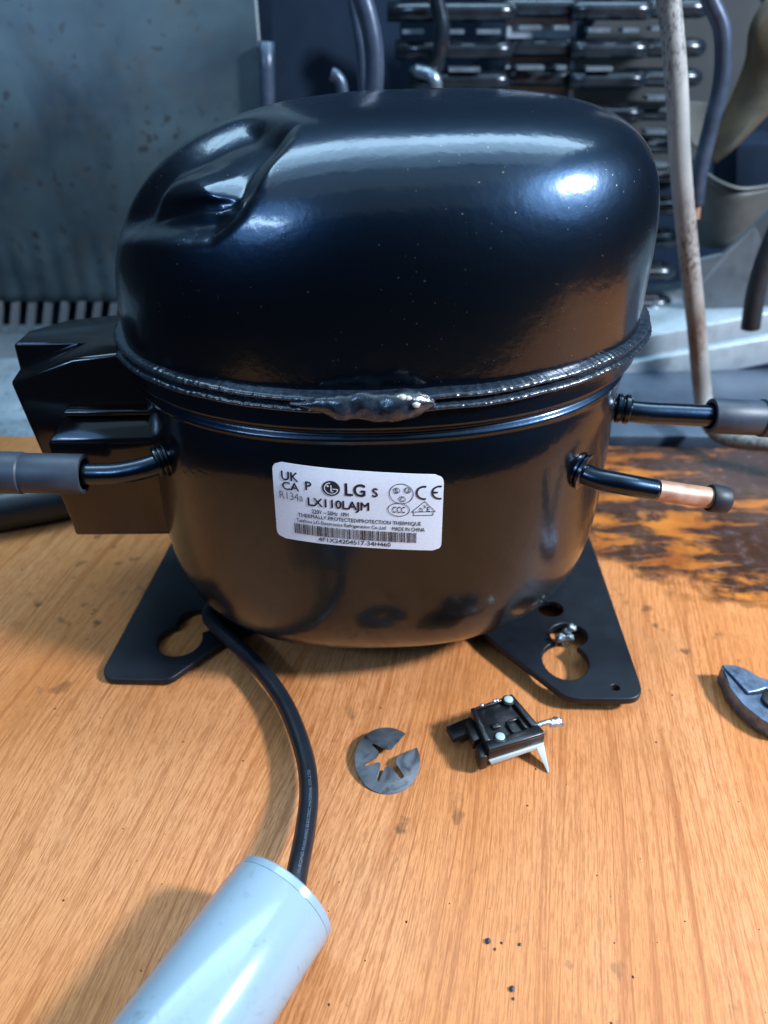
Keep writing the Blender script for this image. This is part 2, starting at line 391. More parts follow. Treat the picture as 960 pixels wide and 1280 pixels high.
def plate_mesh(name, loops, thick, bev=0.0):
    """flat plate from closed outlines (holes cut out); z runs from 0 to thick"""
    cu = bpy.data.curves.new(name, 'CURVE'); cu.dimensions = '2D'; cu.fill_mode = 'BOTH'
    SC = 100.0
    cu.extrude = max(thick / 2 - bev, 1e-5) * SC; cu.bevel_depth = bev * SC; cu.bevel_resolution = 2
    if bev: cu.offset = -bev * SC
    for lp in loops:
        sp = cu.splines.new('POLY'); sp.points.add(len(lp) - 1); sp.use_cyclic_u = True
        for q, p in zip(sp.points, lp): q.co = (p[0] * SC, p[1] * SC, 0, 1)
    me = curve_to_mesh(cu, name)
    for v in me.vertices: v.co = (v.co.x / SC, v.co.y / SC, v.co.z / SC + thick / 2)
    return me
def plate(name, loops, thick, mat, parent=None, bev=0.0, z=0.0):
    o = link(name, plate_mesh(name, loops, thick, bev), mat, parent)
    o.location.z = z
    e = o.modifiers.new('edge', 'EDGE_SPLIT'); e.split_angle = R(35)
    return o
def roundpoly(pts, rad, seg=6):
    out = []; n = len(pts)
    for i, p in enumerate(pts):
        r = rad[i] if isinstance(rad, (list, tuple)) else rad
        p = Vector(p[:2]); a = (Vector(pts[i - 1][:2]) - p); b = (Vector(pts[(i + 1) % n][:2]) - p)
        if r <= 0: out.append(p); continue
        la = min(r, a.length * 0.49); lb = min(r, b.length * 0.49)
        A = p + a.normalized() * la; B = p + b.normalized() * lb
        for k in range(seg + 1):
            t = k / seg; out.append(A * (1 - t) ** 2 + p * 2 * t * (1 - t) + B * t * t)
    return out
def ell(cx, cy, rx, ry, n=28, rot=0):
    return [(cx + rx * math.cos(a) * math.cos(rot) - ry * math.sin(a) * math.sin(rot), cy + rx * math.cos(a) * math.sin(rot) + ry * math.sin(a) * math.cos(rot)) for a in [2 * math.pi * k / n for k in range(n)]]
def union2(c1, c2, n=40):
    """outline of two overlapping ellipses (cx,cy,rx,ry) as seen from a point in their overlap"""
    cx, cy = (c1[0] + c2[0]) / 2, (c1[1] + c2[1]) / 2; out = []
    def hit(c, ux, uy):
        A = (ux / c[2]) ** 2 + (uy / c[3]) ** 2; dx, dy = cx - c[0], cy - c[1]
        Bq = 2 * (dx * ux / c[2] ** 2 + dy * uy / c[3] ** 2); Cq = (dx / c[2]) ** 2 + (dy / c[3]) ** 2 - 1
        D = Bq * Bq - 4 * A * Cq
        return (-Bq + math.sqrt(D)) / (2 * A) if D > 0 else 0
    for k in range(n):
        a = 2 * math.pi * k / n; ux, uy = math.cos(a), math.sin(a)
        t = max(hit(c1, ux, uy), hit(c2, ux, uy)); out.append((cx + ux * t, cy + uy * t))
    return out
def text_mesh(name, txt, bold=0.0, spacing=1.0):
    cu = bpy.data.curves.new(name, 'FONT'); cu.body = txt; cu.size = 1.0; cu.offset = bold; cu.resolution_u = 3; cu.space_character = spacing
    me = curve_to_mesh(cu, name)
    xs = [v.co.x for v in me.vertices]; ys = [v.co.y for v in me.vertices]
    x0, x1, y0, y1 = min(xs), max(xs), min(ys), max(ys)
    for v in me.vertices: v.co = ((v.co.x - x0) / (x1 - x0), (v.co.y - y0) / (y1 - y0), 0)
    return me
def smooth01(t):
    t = max(0.0, min(1.0, t)); return t * t * (3 - 2 * t)

# ================================================================== the setting
# bench top: one slab, back edge slightly out of square
bl, br = at(60, 545, z=0), at(950, 560, z=0)
sl = (br.y - bl.y) / (br.x - bl.x)
yb = lambda x: bl.y + sl * (x - bl.x)
tv = [(-0.30, -0.03, -0.03), (0.7, -0.03, -0.03), (0.7, yb(0.7), -0.03), (-0.30, yb(-0.30), -0.03), (-0.30, -0.03, 0), (0.7, -0.03, 0), (0.7, yb(0.7), 0), (-0.30, yb(-0.30), 0)]
t = hexa('bench_top', tv, M['table'], None, 0.0015); tag(t, None, None, kind='structure')
# floor sheet of the appliance bay behind the bench
fv = [(-0.9, 0.462, -0.05), (0.9, 0.462, -0.05), (0.9, 1.05, -0.05), (-0.9, 1.05, -0.05), (-0.9, 0.462, -0.012), (0.9, 0.462, -0.012), (0.9, 1.05, -0.012), (-0.9, 1.05, -0.012)]
t = hexa('bay_floor', fv, M['tray'], None, 0.002); tag(t, None, None, kind='structure')
# dark back wall of the bay
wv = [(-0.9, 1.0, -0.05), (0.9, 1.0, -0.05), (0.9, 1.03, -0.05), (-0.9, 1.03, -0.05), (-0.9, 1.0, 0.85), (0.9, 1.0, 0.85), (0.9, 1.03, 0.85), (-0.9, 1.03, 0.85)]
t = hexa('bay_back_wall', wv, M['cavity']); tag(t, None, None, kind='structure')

# ================================================================== compressor
CC = Vector((-0.0012, 0.3048, 0.1476))
def rot3(yw, rl, pt):
    cy, sy, cr, sr, cp, sp = math.cos(yw), math.sin(yw), math.cos(rl), math.sin(rl), math.cos(pt), math.sin(pt)
    return Matrix(((cy, -sy, 0), (sy, cy, 0), (0, 0, 1))) @ Matrix(((cr, 0, -sr), (0, 1, 0), (sr, 0, cr))) @ Matrix(((1, 0, 0), (0, cp, -sp), (0, sp, cp)))
comp = empty('compressor', CC, rot3(0.0119, 0.0248, 0.0075))
tag(comp, 'glossy black hermetic refrigeration compressor with white spec label, standing on the wooden bench', 'compressor')

def spow(c, e): return math.copysign(abs(c) ** e, c)
def sell(a, b, n, th):
    c, s = math.cos(th), math.sin(th); r = (abs(c / a) ** n + abs(s / b) ** n) ** (-1 / n); return r * c, r * s
# ---- upper shell with the sunk shoulder on its left front corner
UH = 0.0817
def dome_pt(th, ph):
    w_ = math.cos(th); p = 3.4113 + (4.2006 - 3.4113) * max(w_, 0) ** 2 + (2.7739 - 3.4113) * max(-w_, 0) ** 2
    r = max(math.cos(ph), 0) ** (2 / p); h = UH * math.sin(ph) ** (2 / p)
    x, y = sell(0.1059, 0.0759, 2.1237, th)
    return Vector((x * r + 0.0058 * (h / UH) ** 2, y * r - 0.002 * (h / UH) ** 2, h))
NS = Vector((-0.56, -0.50, 0.66)).normalized()           # mean normal of the shoulder
E1 = Vector((0, 0, 1)).cross(NS).normalized(); E2 = NS.cross(E1)
def to2(v): return Vector((v.dot(E1), v.dot(E2)))
SC3 = [(-0.0335, -0.023, 0.0788), (-0.0265, -0.036, 0.0775), (-0.0270, -0.0435, 0.0758), (-0.0300, -0.0485, 0.0730), (-0.0335, -0.0520, 0.0700), (-0.0382, -0.0584, 0.0628), (-0.0430, -0.0610, 0.0570), (-0.0483, -0.0613, 0.0524), (-0.0538, -0.0606, 0.0486), (-0.0615, -0.0568, 0.0473), (-0.0728, -0.0492, 0.0463), (-0.0864, -0.0361, 0.0435), (-0.110, -0.010, 0.043), (-0.112, 0.03, 0.050), (-0.08, 0.03, 0.085), (-0.045, 0.0, 0.082)]
TE3 = [(-0.0822, -0.0333, 0.0515), (-0.0800, -0.0260, 0.0590), (-0.0730, -0.0240, 0.0655), (-0.0640, -0.0290, 0.0690), (-0.0550, -0.0365, 0.0702), (-0.0500, -0.0440, 0.0682), (-0.0480, -0.0520, 0.0635), (-0.0505, -0.0560, 0.0580), (-0.0600, -0.0520, 0.0550), (-0.0720, -0.0430, 0.0525)]
SC2 = [to2(Vector(p)) for p in SC3]; TE2 = [to2(Vector(p)) for p in TE3]
def sdf(poly, q):
    """signed distance, positive inside"""
    d = 1e9; ins = False; n = len(poly)
    for i in range(n):
        a, b = poly[i], poly[(i + 1) % n]; e = b - a; w_ = q - a
        d = min(d, (w_ - e * max(0, min(1, w_.dot(e) / e.dot(e)))).length)
        if (a.y > q.y) != (b.y > q.y) and q.x < (b.x - a.x) * (q.y - a.y) / (b.y - a.y) + a.x: ins = not ins
    return d if ins else -d
RA, RB = to2(Vector((-0.0800, -0.0350, 0.0535))), to2(Vector((-0.0495, -0.0530, 0.0600)))
def shoulder(p):
    q = to2(p); 
    if p.dot(NS) < 0.03: return 0.0
    d = sdf(SC2, q); disp = -0.0072 * smooth01((d + 0.003) / 0.0150)
    if d > -0.003:
        tdist = sdf(TE2, q)
        disp += 0.0042 * smooth01((tdist + 0.0030) / 0.0130)
        e = RB - RA; w_ = q - RA; s_ = w_.dot(e) / e.dot(e)
        if -0.1 < s_ < 1.1:
            side = (w_.x * e.y - w_.y * e.x) / e.length            # crease below the bulge
            k = smooth01((s_ + 0.1) / 0.3) * smooth01((1.1 - s_) / 0.2)
            disp += -0.0016 * k * math.exp(-((abs(side) - 0.0005) / 0.0016) ** 2) * (0.35 + 0.65 * s_)
    return disp * smooth01((-0.004 - p.y) / 0.024)
nt_, np_ = 400, 150
rows = []
for i in range(np_):
    f = i / (np_ - 1); ph = (math.pi / 2 - 0.0008) * f
    if i == 0: rows.append([dome_pt(2 * math.pi * j / nt_, 0.0) - Vector((0, 0, 0.004)) for j in range(nt_)])
    row = []
    for j in range(nt_):
        th = 2 * math.pi * j / nt_; p = dome_pt(th, ph)
        if p.x < 0.0 and p.y < 0.04 and p.z > 0.03: p = p + NS * shoulder(p)
        row.append(p)
    rows.append(row)
link('upper_shell', grid_mesh('upper_shell', rows, True, False, True), M['paint_dust'], comp)

# ---- lower shell
LH, LP, LN, LA, LB, LTA, LTX, LTY = 0.1364, 5.2158, 2.4364, 0.0982, 0.0816, -0.0725, -0.0046, 0.0011
def low_k(h):
    u_ = min(max(h / LH, 0), 1); sp = u_ ** (LP / 2); return max(1 - sp * sp, 0) ** (1 / LP) * (1 - LTA * u_)
def band_off(h):
    # straight band under the seam, then a small pressed step
    o_ = 0.0028 * (1 - smooth01((h - 0.0090) / 0.0026))
    o_ -= 0.0009 * math.exp(-((h - 0.0124) / 0.0011) ** 2)
    return o_ + 0.0006 * math.exp(-((h - 0.0142) / 0.0012) ** 2)
def low_pt(th, h):
    nn = 2.05 + (LN - 2.05) * smooth01(h / 0.03)
    aa = 0.1040 + (LA - 0.1040) * smooth01(h / 0.030); bb = 0.0775 + (LB - 0.0775) * smooth01(h / 0.035)
    x, y = sell(aa + band_off(h), bb + band_off(h), nn, th); k = low_k(h)
    return Vector((x * k + LTX * h / LH, y * k + LTY * h / LH, -h))
rows = []
hs = [0.001 + 0.0195 * i / 34 for i in range(34)]
for i in range(1, 71):
    ph = math.pi / 2 * i / 71; hh = LH * math.sin(ph) ** (2 / LP)
    if hh > hs[-1]: hs.append(hh)
while hs[34] - hs[33] > 0.004: hs.insert(34, hs[34] - 0.003)
hs.append(LH * 0.99995)
for h in hs: rows.append([low_pt(2 * math.pi * j / 240, h) for j in range(240)])
link('lower_shell', grid_mesh('lower_shell', rows, True, False, True), M['paint'], comp)
def front_y(x, z):
    h = -z; lo, hi = math.pi, 2 * math.pi
    for _ in range(40):
        m_ = (lo + hi) / 2
        if low_pt(m_, h).x < x: lo = m_
        else: hi = m_
    return low_pt((lo + hi) / 2, h).y

# ---- seam flange: weld lip all round
prof = [(-0.0090, 0.0030), (-0.0040, 0.0030), (-0.0012, 0.0028), (0.0002, 0.0022), (0.0004, 0.0014), (-0.0008, 0.0008), (-0.0022, 0.0004), (-0.0023, -0.0003), (-0.0006, -0.0006), (0.0010, -0.0010), (0.0015, -0.0016), (0.0012, -0.0023), (-0.0002, -0.0028), (-0.0060, -0.0030)]
rows = []
NF = 1500
for j in range(NF):
    th = 2 * math.pi * j / NF; x, y = sell(0.110, 0.0818, 2.0, th); rad = Vector((x, y, 0)); nrm = Vector((x / 0.11 ** 2, y / 0.0818 ** 2, 0)).normalized()
    r_ = []
    for k, (o_, z_) in enumerate(prof):
        q = rad + nrm * o_ + Vector((0, 0, z_))
        jag = noise.noise(q * 700 + Vector((k * 3.1, 0, 0))) * 0.00028 + noise.noise(q * 160) * 0.00022
        if k in (2, 3, 9, 10): jag += noise.noise(q * 800) * 0.00016
        if k in (0, 13): jag = 0
        lift = 0.0007 * noise.noise(Vector((math.cos(th) * 5, math.sin(th) * 5, 2)))
        r_.append(q + nrm * jag + Vector((0, 0, lift + jag * 0.6)))
    rows.append(r_)
rows.append(rows[0])
link('seam_flange', grid_mesh('seam_flange', rows, False), M['weld'], comp)

# ---- lump of painted weld / sealant on the front of the seam
def lump(name, s0, s1, mat, parent):
    rows = []; n = 90
    for i in range(n + 1):
        f = i / n; x = s0 + (s1 - s0) * f
        y = -0.0818 * math.sqrt(max(1 - (x / 0.11) ** 2, 0))
        env = min(smooth01(f / 0.40) * 0.65 + 0.35 * smooth01(f / 0.55), 1) * smooth01((1 - f) / 0.13) ** 0.6
        rz = 0.0006 + 0.0043 * env; ry = 0.0010 + 0.0028 * env; zc = 0.0004 + 0.0004 * f - 0.0004 * smooth01((f - .2) / .5)
        row = []
        for k in range(36):
            a = 2 * math.pi * k / 36
            q = Vector((x, y - 0.0004 + ry * math.cos(a), zc + rz * math.sin(a)))
            q += Vector((0, math.cos(a), math.sin(a))) * (noise.noise(q * 150) * 0.0016 + noise.noise(q * 420) * 0.0003) * (0.25 + 0.75 * env)
            row.append(q)
        rows.append(row)
    return link(name, grid_mesh(name, rows, True, True, True), mat, parent)
blob = lump('weld_lump', -0.0315, 0.0172, M['weld'], comp)
def pebble_mesh(name, r, seed, sub=2, squash=(1, 1, 1), amp=0.35):
    bm = bmesh.new(); bmesh.ops.create_icosphere(bm, subdivisions=sub, radius=r)
    for v in bm.verts:
        v.co *= 1 + amp * noise.noise(v.co.normalized() * 1.7 + Vector((seed * 7.3, seed, 0)))
        v.co = Vector((v.co.x * squash[0], v.co.y * squash[1], v.co.z * squash[2]))
    me = bpy.data.meshes.new(name); bm.to_mesh(me); bm.free(); return me
for x, z, r, sd in ((0.0062, 0.0040, 0.0012, 1), (0.0082, 0.0036, 0.0010, 2), (0.0108, 0.0016, 0.0011, 3), (0.0049, 0.0042, 0.0006, 4)):
    link('paint_fleck', pebble_mesh('paint_fleck', r, sd, 2, (1.2, 0.6, 0.9)), M['fleck'], blob, loc=(x, -0.0858 if z < .003 else -0.0848, z + 0.0004))

# ---- spec label, bent to the shell; u to the right, v down
LT = {'tl': (-0.0400, -0.0226), 'tr': (0.0208, -0.0280), 'br': (0.0203, -0.0612), 'bl': (-0.0413, -0.0547)}
def lab(u, v, off):
    a = Vector(LT['tl']) * (1 - u) + Vector(LT['tr']) * u; b = Vector(LT['bl']) * (1 - u) + Vector(LT['br']) * u
    q = a * (1 - v) + b * v; y = front_y(q.x, q.y)
    th = math.atan2(y, q.x); nrm = Vector((q.x / LA ** 2, y / LB ** 2, 0)).normalized()
    return Vector((q.x, y, q.y)) + nrm * off
LW, LHh = 0.0612, 0.0343
def rounded_uv(nu=60, nv=34, rad=0.0032):
    vs, fs = [], []
    for j in range(nv + 1):
        v = j / nv; y = v * LHh
        inset = 0
        if y < rad: inset = rad - math.sqrt(max(rad ** 2 - (rad - y) ** 2, 0))
        if LHh - y < rad: inset = rad - math.sqrt(max(rad ** 2 - (rad - (LHh - y)) ** 2, 0))
        for i in range(nu + 1):
            u = (inset + (LW - 2 * inset) * i / nu) / LW; vs.append((u, v))
    for j in range(nv):
        for i in range(nu):
            a = j * (nu + 1) + i; fs.append((a, a + 1, a + nu + 2, a + nu + 1))
    return vs, fs
uv, fs = rounded_uv()
lv = [lab(u, v, 0.00022) for u, v in uv]; n0 = len(lv); lv += [lab(u, v, 0.00002) for u, v in uv]
rim = [i for i in range(61)] + [j * 61 + 60 for j in range(1, 35)] + [34 * 61 + i for i in range(59, -1, -1)] + [j * 61 for j in range(33, 0, -1)]
fs2 = fs + [(rim[i], rim[(i + 1) % len(rim)], rim[(i + 1) % len(rim)] + n0, rim[i] + n0) for i in range(len(rim))]
labo = link('spec_label', mesh('spec_label', lv, fs2), M['label'], comp); labo.modifiers.new('edge', 'EDGE_SPLIT').split_angle = R(40); labo['label'] = 'white rounded specification sticker with black print and barcode'
def print_mesh(name, me, u0, u1, v0, v1, mat, off=0.00036, skew=0.0):
    """me has unit bbox, y up; v0 top, v1 bottom"""
    for vtx in me.vertices:
        u = u0 + (u1 - u0) * vtx.co.x; v = v1 + (v0 - v1) * vtx.co.y + skew * vtx.co.x
        vtx.co = lab(u, v, off)
    o = link(name, me, mat, labo, False); return o
def words(txt, u0, u1, v0, v1, bold=0.0, mat='ink', spacing=1.0, skew=0.0):
    me = text_mesh('printed_text', txt, 0.0, spacing)
    if bold > 0:                                     # heavier strokes: the same letters laid a hair apart
        hb = (v1 - v0) * LHh * bold * 0.55; bx, by = hb / ((u1 - u0) * LW), hb / ((v1 - v0) * LHh)
        base = [v.co.copy() for v in me.vertices]; polys = [tuple(p.vertices) for p in me.polygons]; vs, fs_ = [], []
        for dx, dy in ((-1, 0), (1, 0), (0, 1), (0, -1), (0, 0)):
            n0 = len(vs); vs += [Vector((b.x + dx * bx, b.y + dy * by, 0)) for b in base]; fs_ += [tuple(i + n0 for i in p) for p in polys]
        nb = len(base); me2 = mesh('printed_text', vs, fs_)
        for vtx in me2.vertices:
            k = vtx.index // nb; u = u0 + (u1 - u0) * vtx.co.x; v = v1 + (v0 - v1) * vtx.co.y; vtx.co = lab(u, v, 0.00034 + 0.000006 * k)
        return link('printed_text', me2, M[mat], labo, False)
    return print_mesh('printed_text', me, u0, u1, v0, v1, M[mat], skew=skew)
words('UK', 0.052, 0.150, 0.095, 0.200, 0.05); words('CA', 0.054, 0.152, 0.222, 0.318, 0.05)
words('P', 0.192, 0.226, 0.180, 0.285, 0.045)
words('LG', 0.424, 0.540, 0.155, 0.305, 0.06); words('S', 0.583, 0.614, 0.190, 0.300, 0.05)
words('R134a', 0.034, 0.174, 0.345, 0.445, 0.0, 'ink_grey')
words('LX110LAJM', 0.202, 0.562, 0.380, 0.520, 0.05)
words('220V ~ 50Hz  1PH', 0.222, 0.440, 0.532, 0.588, 0.02)
words('THERMALLY PROTECTED/PROTECTION THERMIQUE', 0.138, 0.872, 0.606, 0.664, 0.02)
words('Taizhou LG Electronics Refrigeration Co.,Ltd', 0.126, 0.662, 0.682, 0.742, 0.012)
words('MADE IN CHINA', 0.700, 0.896, 0.684, 0.736, 0.02)
words('4F1X24204517-34H460', 0.254, 0.690, 0.908, 0.966, 0.024)
words('CCC', 0.700, 0.775, 0.412, 0.492, 0.01)
words('S', 0.713, 0.733, 0.180, 0.235, 0.01); words('U', 0.776, 0.798, 0.170, 0.225, 0.01); words('C', 0.746, 0.766, 0.285, 0.340, 0.01)
words('D', 0.862, 0.880, 0.415, 0.470, 0.006); words('V', 0.884, 0.902, 0.375, 0.425, 0.006); words('E', 0.906, 0.922, 0.402, 0.460, 0.006)
def print_flat(name, quads, mat, off=0.00036):
    vs, fs_ = [], []
    for q in quads:
        fs_.append(tuple(range(len(vs), len(vs) + len(q)))); vs += [lab(u, v, off) for u, v in q]
    return link(name, mesh(name, vs, fs_), mat, labo, False)
def ring(cu, cv, ru, rv, wd, a0=0, a1=360, n=40):
    out = []
    for k in range(n):
        a, b = R(a0 + (a1 - a0) * k / n), R(a0 + (a1 - a0) * (k + 1) / n); wv = wd * LW / LHh
        out.append([(cu + ru * math.cos(a), cv - rv * math.sin(a)), (cu + ru * math.cos(b), cv - rv * math.sin(b)), (cu + (ru - wd) * math.cos(b), cv - (rv - wv) * math.sin(b)), (cu + (ru - wd) * math.cos(a), cv - (rv - wv) * math.sin(a))])
    return out
K = LW / LHh
def fan_(cu, cv, ru, n=40): return [[(cu, cv), (cu + ru * math.cos(2 * math.pi * k / n), cv - ru * K * math.sin(2 * math.pi * k / n)), (cu + ru * math.cos(2 * math.pi * (k + 1) / n), cv - ru * K * math.sin(2 * math.pi * (k + 1) / n))] for k in range(n)]
def rect(u0, u1, v0, v1): return [(u0, v0), (u1, v0), (u1, v1), (u0, v1)]
def seg(u0, v0, u1, v1, wd):
    dx, dy = (u1 - u0), (v1 - v0) / K; l_ = math.hypot(dx, dy); nx, ny = -dy / l_ * wd / 2, dx / l_ * wd / 2 * K
    return [(u0 + nx, v0 + ny), (u1 + nx, v1 + ny), (u1 - nx, v1 - ny), (u0 - nx, v0 - ny)]
gu, gv = 0.342, 0.232
print_flat('logo_disc', fan_(gu, gv, 0.052), M['ink'])
print_flat('logo_face', ring(gu, gv, 0.041, 0.041 * K, 0.0055, 95, 355, 40) + [rect(gu + 0.008, gu + 0.041, gv - 0.001, gv + 0.010), rect(gu - 0.003, gu + 0.003, gv - 0.040, gv + 0.042), rect(gu - 0.003, gu + 0.013, gv + 0.032, gv + 0.042)] + fan_(gu - 0.019, gv - 0.028, 0.0065, 16), M['label'], 0.00046)
marks = ring(0.752, 0.245, 0.072, 0.072 * K * 1.0, 0.0042) + ring(0.723, 0.207, 0.021, 0.021 * K, 0.003) + ring(0.787, 0.198, 0.021, 0.021 * K, 0.003) + ring(0.756, 0.312, 0.021, 0.021 * K, 0.003)
marks += ring(0.737, 0.452, 0.066, 0.050 * K, 0.0042)
marks += ring(0.886, 0.222, 0.050, 0.050 * K, 0.012, 75, 285, 30) + ring(0.978, 0.215, 0.050, 0.050 * K, 0.012, 75, 285, 30) + [rect(0.934, 0.966, 0.203, 0.226)]
marks += [seg(0.815, 0.475, 0.890, 0.330, 0.004), seg(0.890, 0.330, 0.955, 0.462, 0.004), seg(0.812, 0.475, 0.957, 0.462, 0.004), seg(0.826, 0.478, 0.826, 0.522, 0.004), seg(0.942, 0.468, 0.942, 0.512, 0.004), seg(0.826, 0.520, 0.942, 0.510, 0.004)]
print_flat('certification_mark', marks, M['ink'])
bars = []; u = 0.112; rb = random.Random(9)
while u < 0.842:
    wd = rb.choice((0.0024, 0.0024, 0.0046, 0.0066)); bars.append(rect(u, min(u + wd, 0.845), 0.755, 0.895)); u += wd + rb.choice((0.0024, 0.0028, 0.0046))
print_flat('barcode', bars, M['ink'])

# ---- terminal cover on the left flank
A = Vector((-0.149, -0.030, -0.0117)); B = Vector((-0.1217, -0.030, -0.0029)); C3 = Vector((-0.0960, -0.030, -0.0006))
D = Vector((-0.1497, -0.0185, -0.0112)); E_ = Vector((-0.1493, -0.018, -0.0006)); F_ = Vector((-0.1202, -0.018, -0.0004))
G = Vector((-0.1480, -0.0044, -0.0004)); H_ = Vector((-0.1234, -0.0026, -0.0002)); I_ = Vector((-0.0960, 0.002, 0.0016))
BL, BR = Vector((-0.143, -0.030, -0.0824)), Vector((-0.0930, -0.030, -0.0836))
G2 = Vector((-0.149, 0.038, -0.012)); I2 = Vector((-0.0960, 0.038, -0.008)); BL2 = Vector((-0.143, 0.038, -0.0824)); BR2 = Vector((-0.0930, 0.038, -0.0836))
vs = [A, B, C3, D, E_, F_, G, H_, I_, BL, BR, G2, I2, BL2, BR2]
cov = link('terminal_cover', mesh('terminal_cover', vs, [(0, 9, 10, 2, 1), (0, 1, 5, 3), (3, 5, 4), (4, 5, 7, 6), (1, 2, 8, 7, 5), (6, 7, 8, 12, 11), (0, 3, 4, 6, 11, 13, 9), (11, 12, 14, 13), (9, 13, 14, 10), (2, 10, 14, 12, 8)]), M['plastic'], comp)
bevel(cov, 0.0016, 3, 20)
PF = -0.0375
cp = [(-0.1385, -0.0295, -0.0822), (-0.0930, -0.0295, -0.0832), (-0.0930, -0.0295, -0.0270), (-0.1310, -0.0295, -0.0262),
      (-0.1395, PF, -0.0835), (-0.0935, PF, -0.0845), (-0.0935, PF, -0.0360), (-0.1385, PF, -0.0352)]
ledge = hexa('cover_latch_panel', cp, M['plastic'], cov, 0.0015)
# narrow rib along the top of the latch panel
rib = [(-0.1310, -0.0335, -0.0262), (-0.0940, -0.0335, -0.0268), (-0.0940, -0.0293, -0.0268), (-0.1310, -0.0293, -0.0262), (-0.1300, -0.0335, -0.0235), (-0.0940, -0.0335, -0.0242), (-0.0940, -0.0293, -0.0242), (-0.1300, -0.0293, -0.0235)]
hexa('cover_rib', rib, M['plastic'], cov, 0.0010)

# ---- connecting tubes
def rings(name, p, d, r, n, mat, parent, pitch=0.0018):
    d = Vector(d).normalized(); prof_ = [(0, r * 0.78)]
    for i in range(n):
        a = i * pitch; prof_ += [(a + 0.0001, r * 0.86), (a + pitch * 0.25, r), (a + pitch * 0.7, r), (a + pitch * 0.95, r * 0.86)]
    prof_.append((n * pitch, r * 0.80)); prof_.append((n * pitch, r * 0.5))
    return turned(name, p, Vector(p) + d, prof_, mat, parent)
def sleeve(name, p0, p1, r, wall, mat, parent, step=None):
    L_ = (Vector(p1) - Vector(p0)).length
    pr = [(0.006, r - wall), (0.0, r - wall), (-0.0002, r - wall * 0.6), (0.0, r - 0.0002), (0.0006, r)]
    if step:
        f, r2 = step; pr += [(L_ * f - 0.0004, r), (L_ * f, r * 0.975), (L_ * f + 0.0006, r2), (L_ - 0.001, r2), (L_, r2 * 0.9)]
    else: pr += [(L_ - 0.001, r), (L_, r * 0.9)]
    return turned(name, p0, p1, pr, mat, parent, 36)
lt = tube('suction_tube', [(-0.072, -0.036, -0.036), (-0.083, -0.0475, -0.0368), (-0.0915, -0.0525, -0.0385), (-0.1030, -0.0540, -0.0405), (-0.1150, -0.0535, -0.0412), (-0.134, -0.053, -0.0405)], 0.0043, M['paint'], comp, 24, 10)
rings('collar', (-0.0862, -0.0494, -0.0376), (-0.84, -0.40, -0.10), 0.0066, 3, M['paint'], lt)
sl_ = sleeve('rubber_sleeve', (-0.1195, -0.0532, -0.0413), (-0.1690, -0.0540, -0.0380), 0.0080, 0.0018, M['rubber'], lt, (0.47, 0.0084))
rt = tube('discharge_tube', [(0.090, -0.012, -0.0370), (0.1066, -0.019, -0.0384), (0.125, -0.0200, -0.0398), (0.1416, -0.02, -0.0412), (0.152, -0.02, -0.042)], 0.0047, M['paint'], comp, 24, 8)
rings('collar', (0.1000, -0.0165, -0.0378), (1, -0.22, -0.06), 0.0064, 2, M['paint'], rt, 0.0034)
sleeve('rubber_sleeve', (0.1408, -0.02, -0.0411), (0.187, -0.02, -0.0448), 0.0076, 0.0018, M['rubber'], rt, (0.47, 0.0082))
pt_ = tube('process_tube', [(0.064, -0.046, -0.0395), (0.0735, -0.0580, -0.0412), (0.0800, -0.0640, -0.0424), (0.0905, -0.0680, -0.0432), (0.1036, -0.0685, -0.0461)], 0.0042, M['paint'], comp, 24, 10)
rings('collar', (0.0722, -0.0566, -0.0410), (0.72, -0.60, -0.12), 0.0074, 4, M['paint'], pt_, 0.0019)
turned('copper_end', (0.1028, -0.0685, -0.0459), (0.1270, -0.0685, -0.0508), [(0, 0.0036), (0, 0.00405), (0.023, 0.0041), (0.0245, 0.003)], M['copper'], pt_)
turned('end_cap', (0.1245, -0.0685, -0.0503), (0.1317, -0.0685, -0.0517), [(0, 0.0040), (0.0001, 0.0051), (0.0008, 0.0055), (0.0066, 0.0054), (0.0074, 0.0049), (0.0075, 0.001)], M['rubber_dark'], pt_)

# ---- mounting feet, keyhole slots
FZ = -0.1438
kL = union2((-0.1010, -0.0515, 0.0106, 0.0106), (-0.0945, -0.0385, 0.0100, 0.0085)); kR = union2((0.0800, -0.0712, 0.0103, 0.0116), (0.0850, -0.0550, 0.0087, 0.0080))
fl = [roundpoly([(-0.1335, -0.0668 - 0.0085), (-0.1005, -0.0768), (-0.0775, -0.0512), (-0.045, -0.030), (-0.045, 0.040), (-0.085, 0.078), (-0.117, 0.078), (-0.1235, 0.016)], [0.009, 0.003, 0.01, 0.003, 0.003, 0.006, 0.009, 0.01]), kL, ell(-0.0965, 0.056, 0.009, 0.009)]
f1 = plate('mounting_foot', fl, 0.0036, M['satin'], comp, 0.0006, FZ)
frp = [roundpoly([(0.1098, -0.0950), (0.0765, -0.0935), (0.0462, -0.0555), (0.036, -0.030), (0.036, 0.040), (0.075, 0.078), (0.113, 0.078), (0.1128, 0.0088)], [0.009, 0.006, 0.01, 0.003, 0.003, 0.006, 0.009, 0.01]), kR, ell(0.0797, -0.0366, 0.0062, 0.0056, 20), ell(0.0985, -0.0878, 0.0016, 0.0016, 14), ell(0.088, 0.056, 0.009, 0.009)]
f2 = plate('mounting_foot', frp, 0.0036, M['satin'], comp, 0.0006, FZ)
for f_ in (f1, f2): f_.location.y = 0.0045
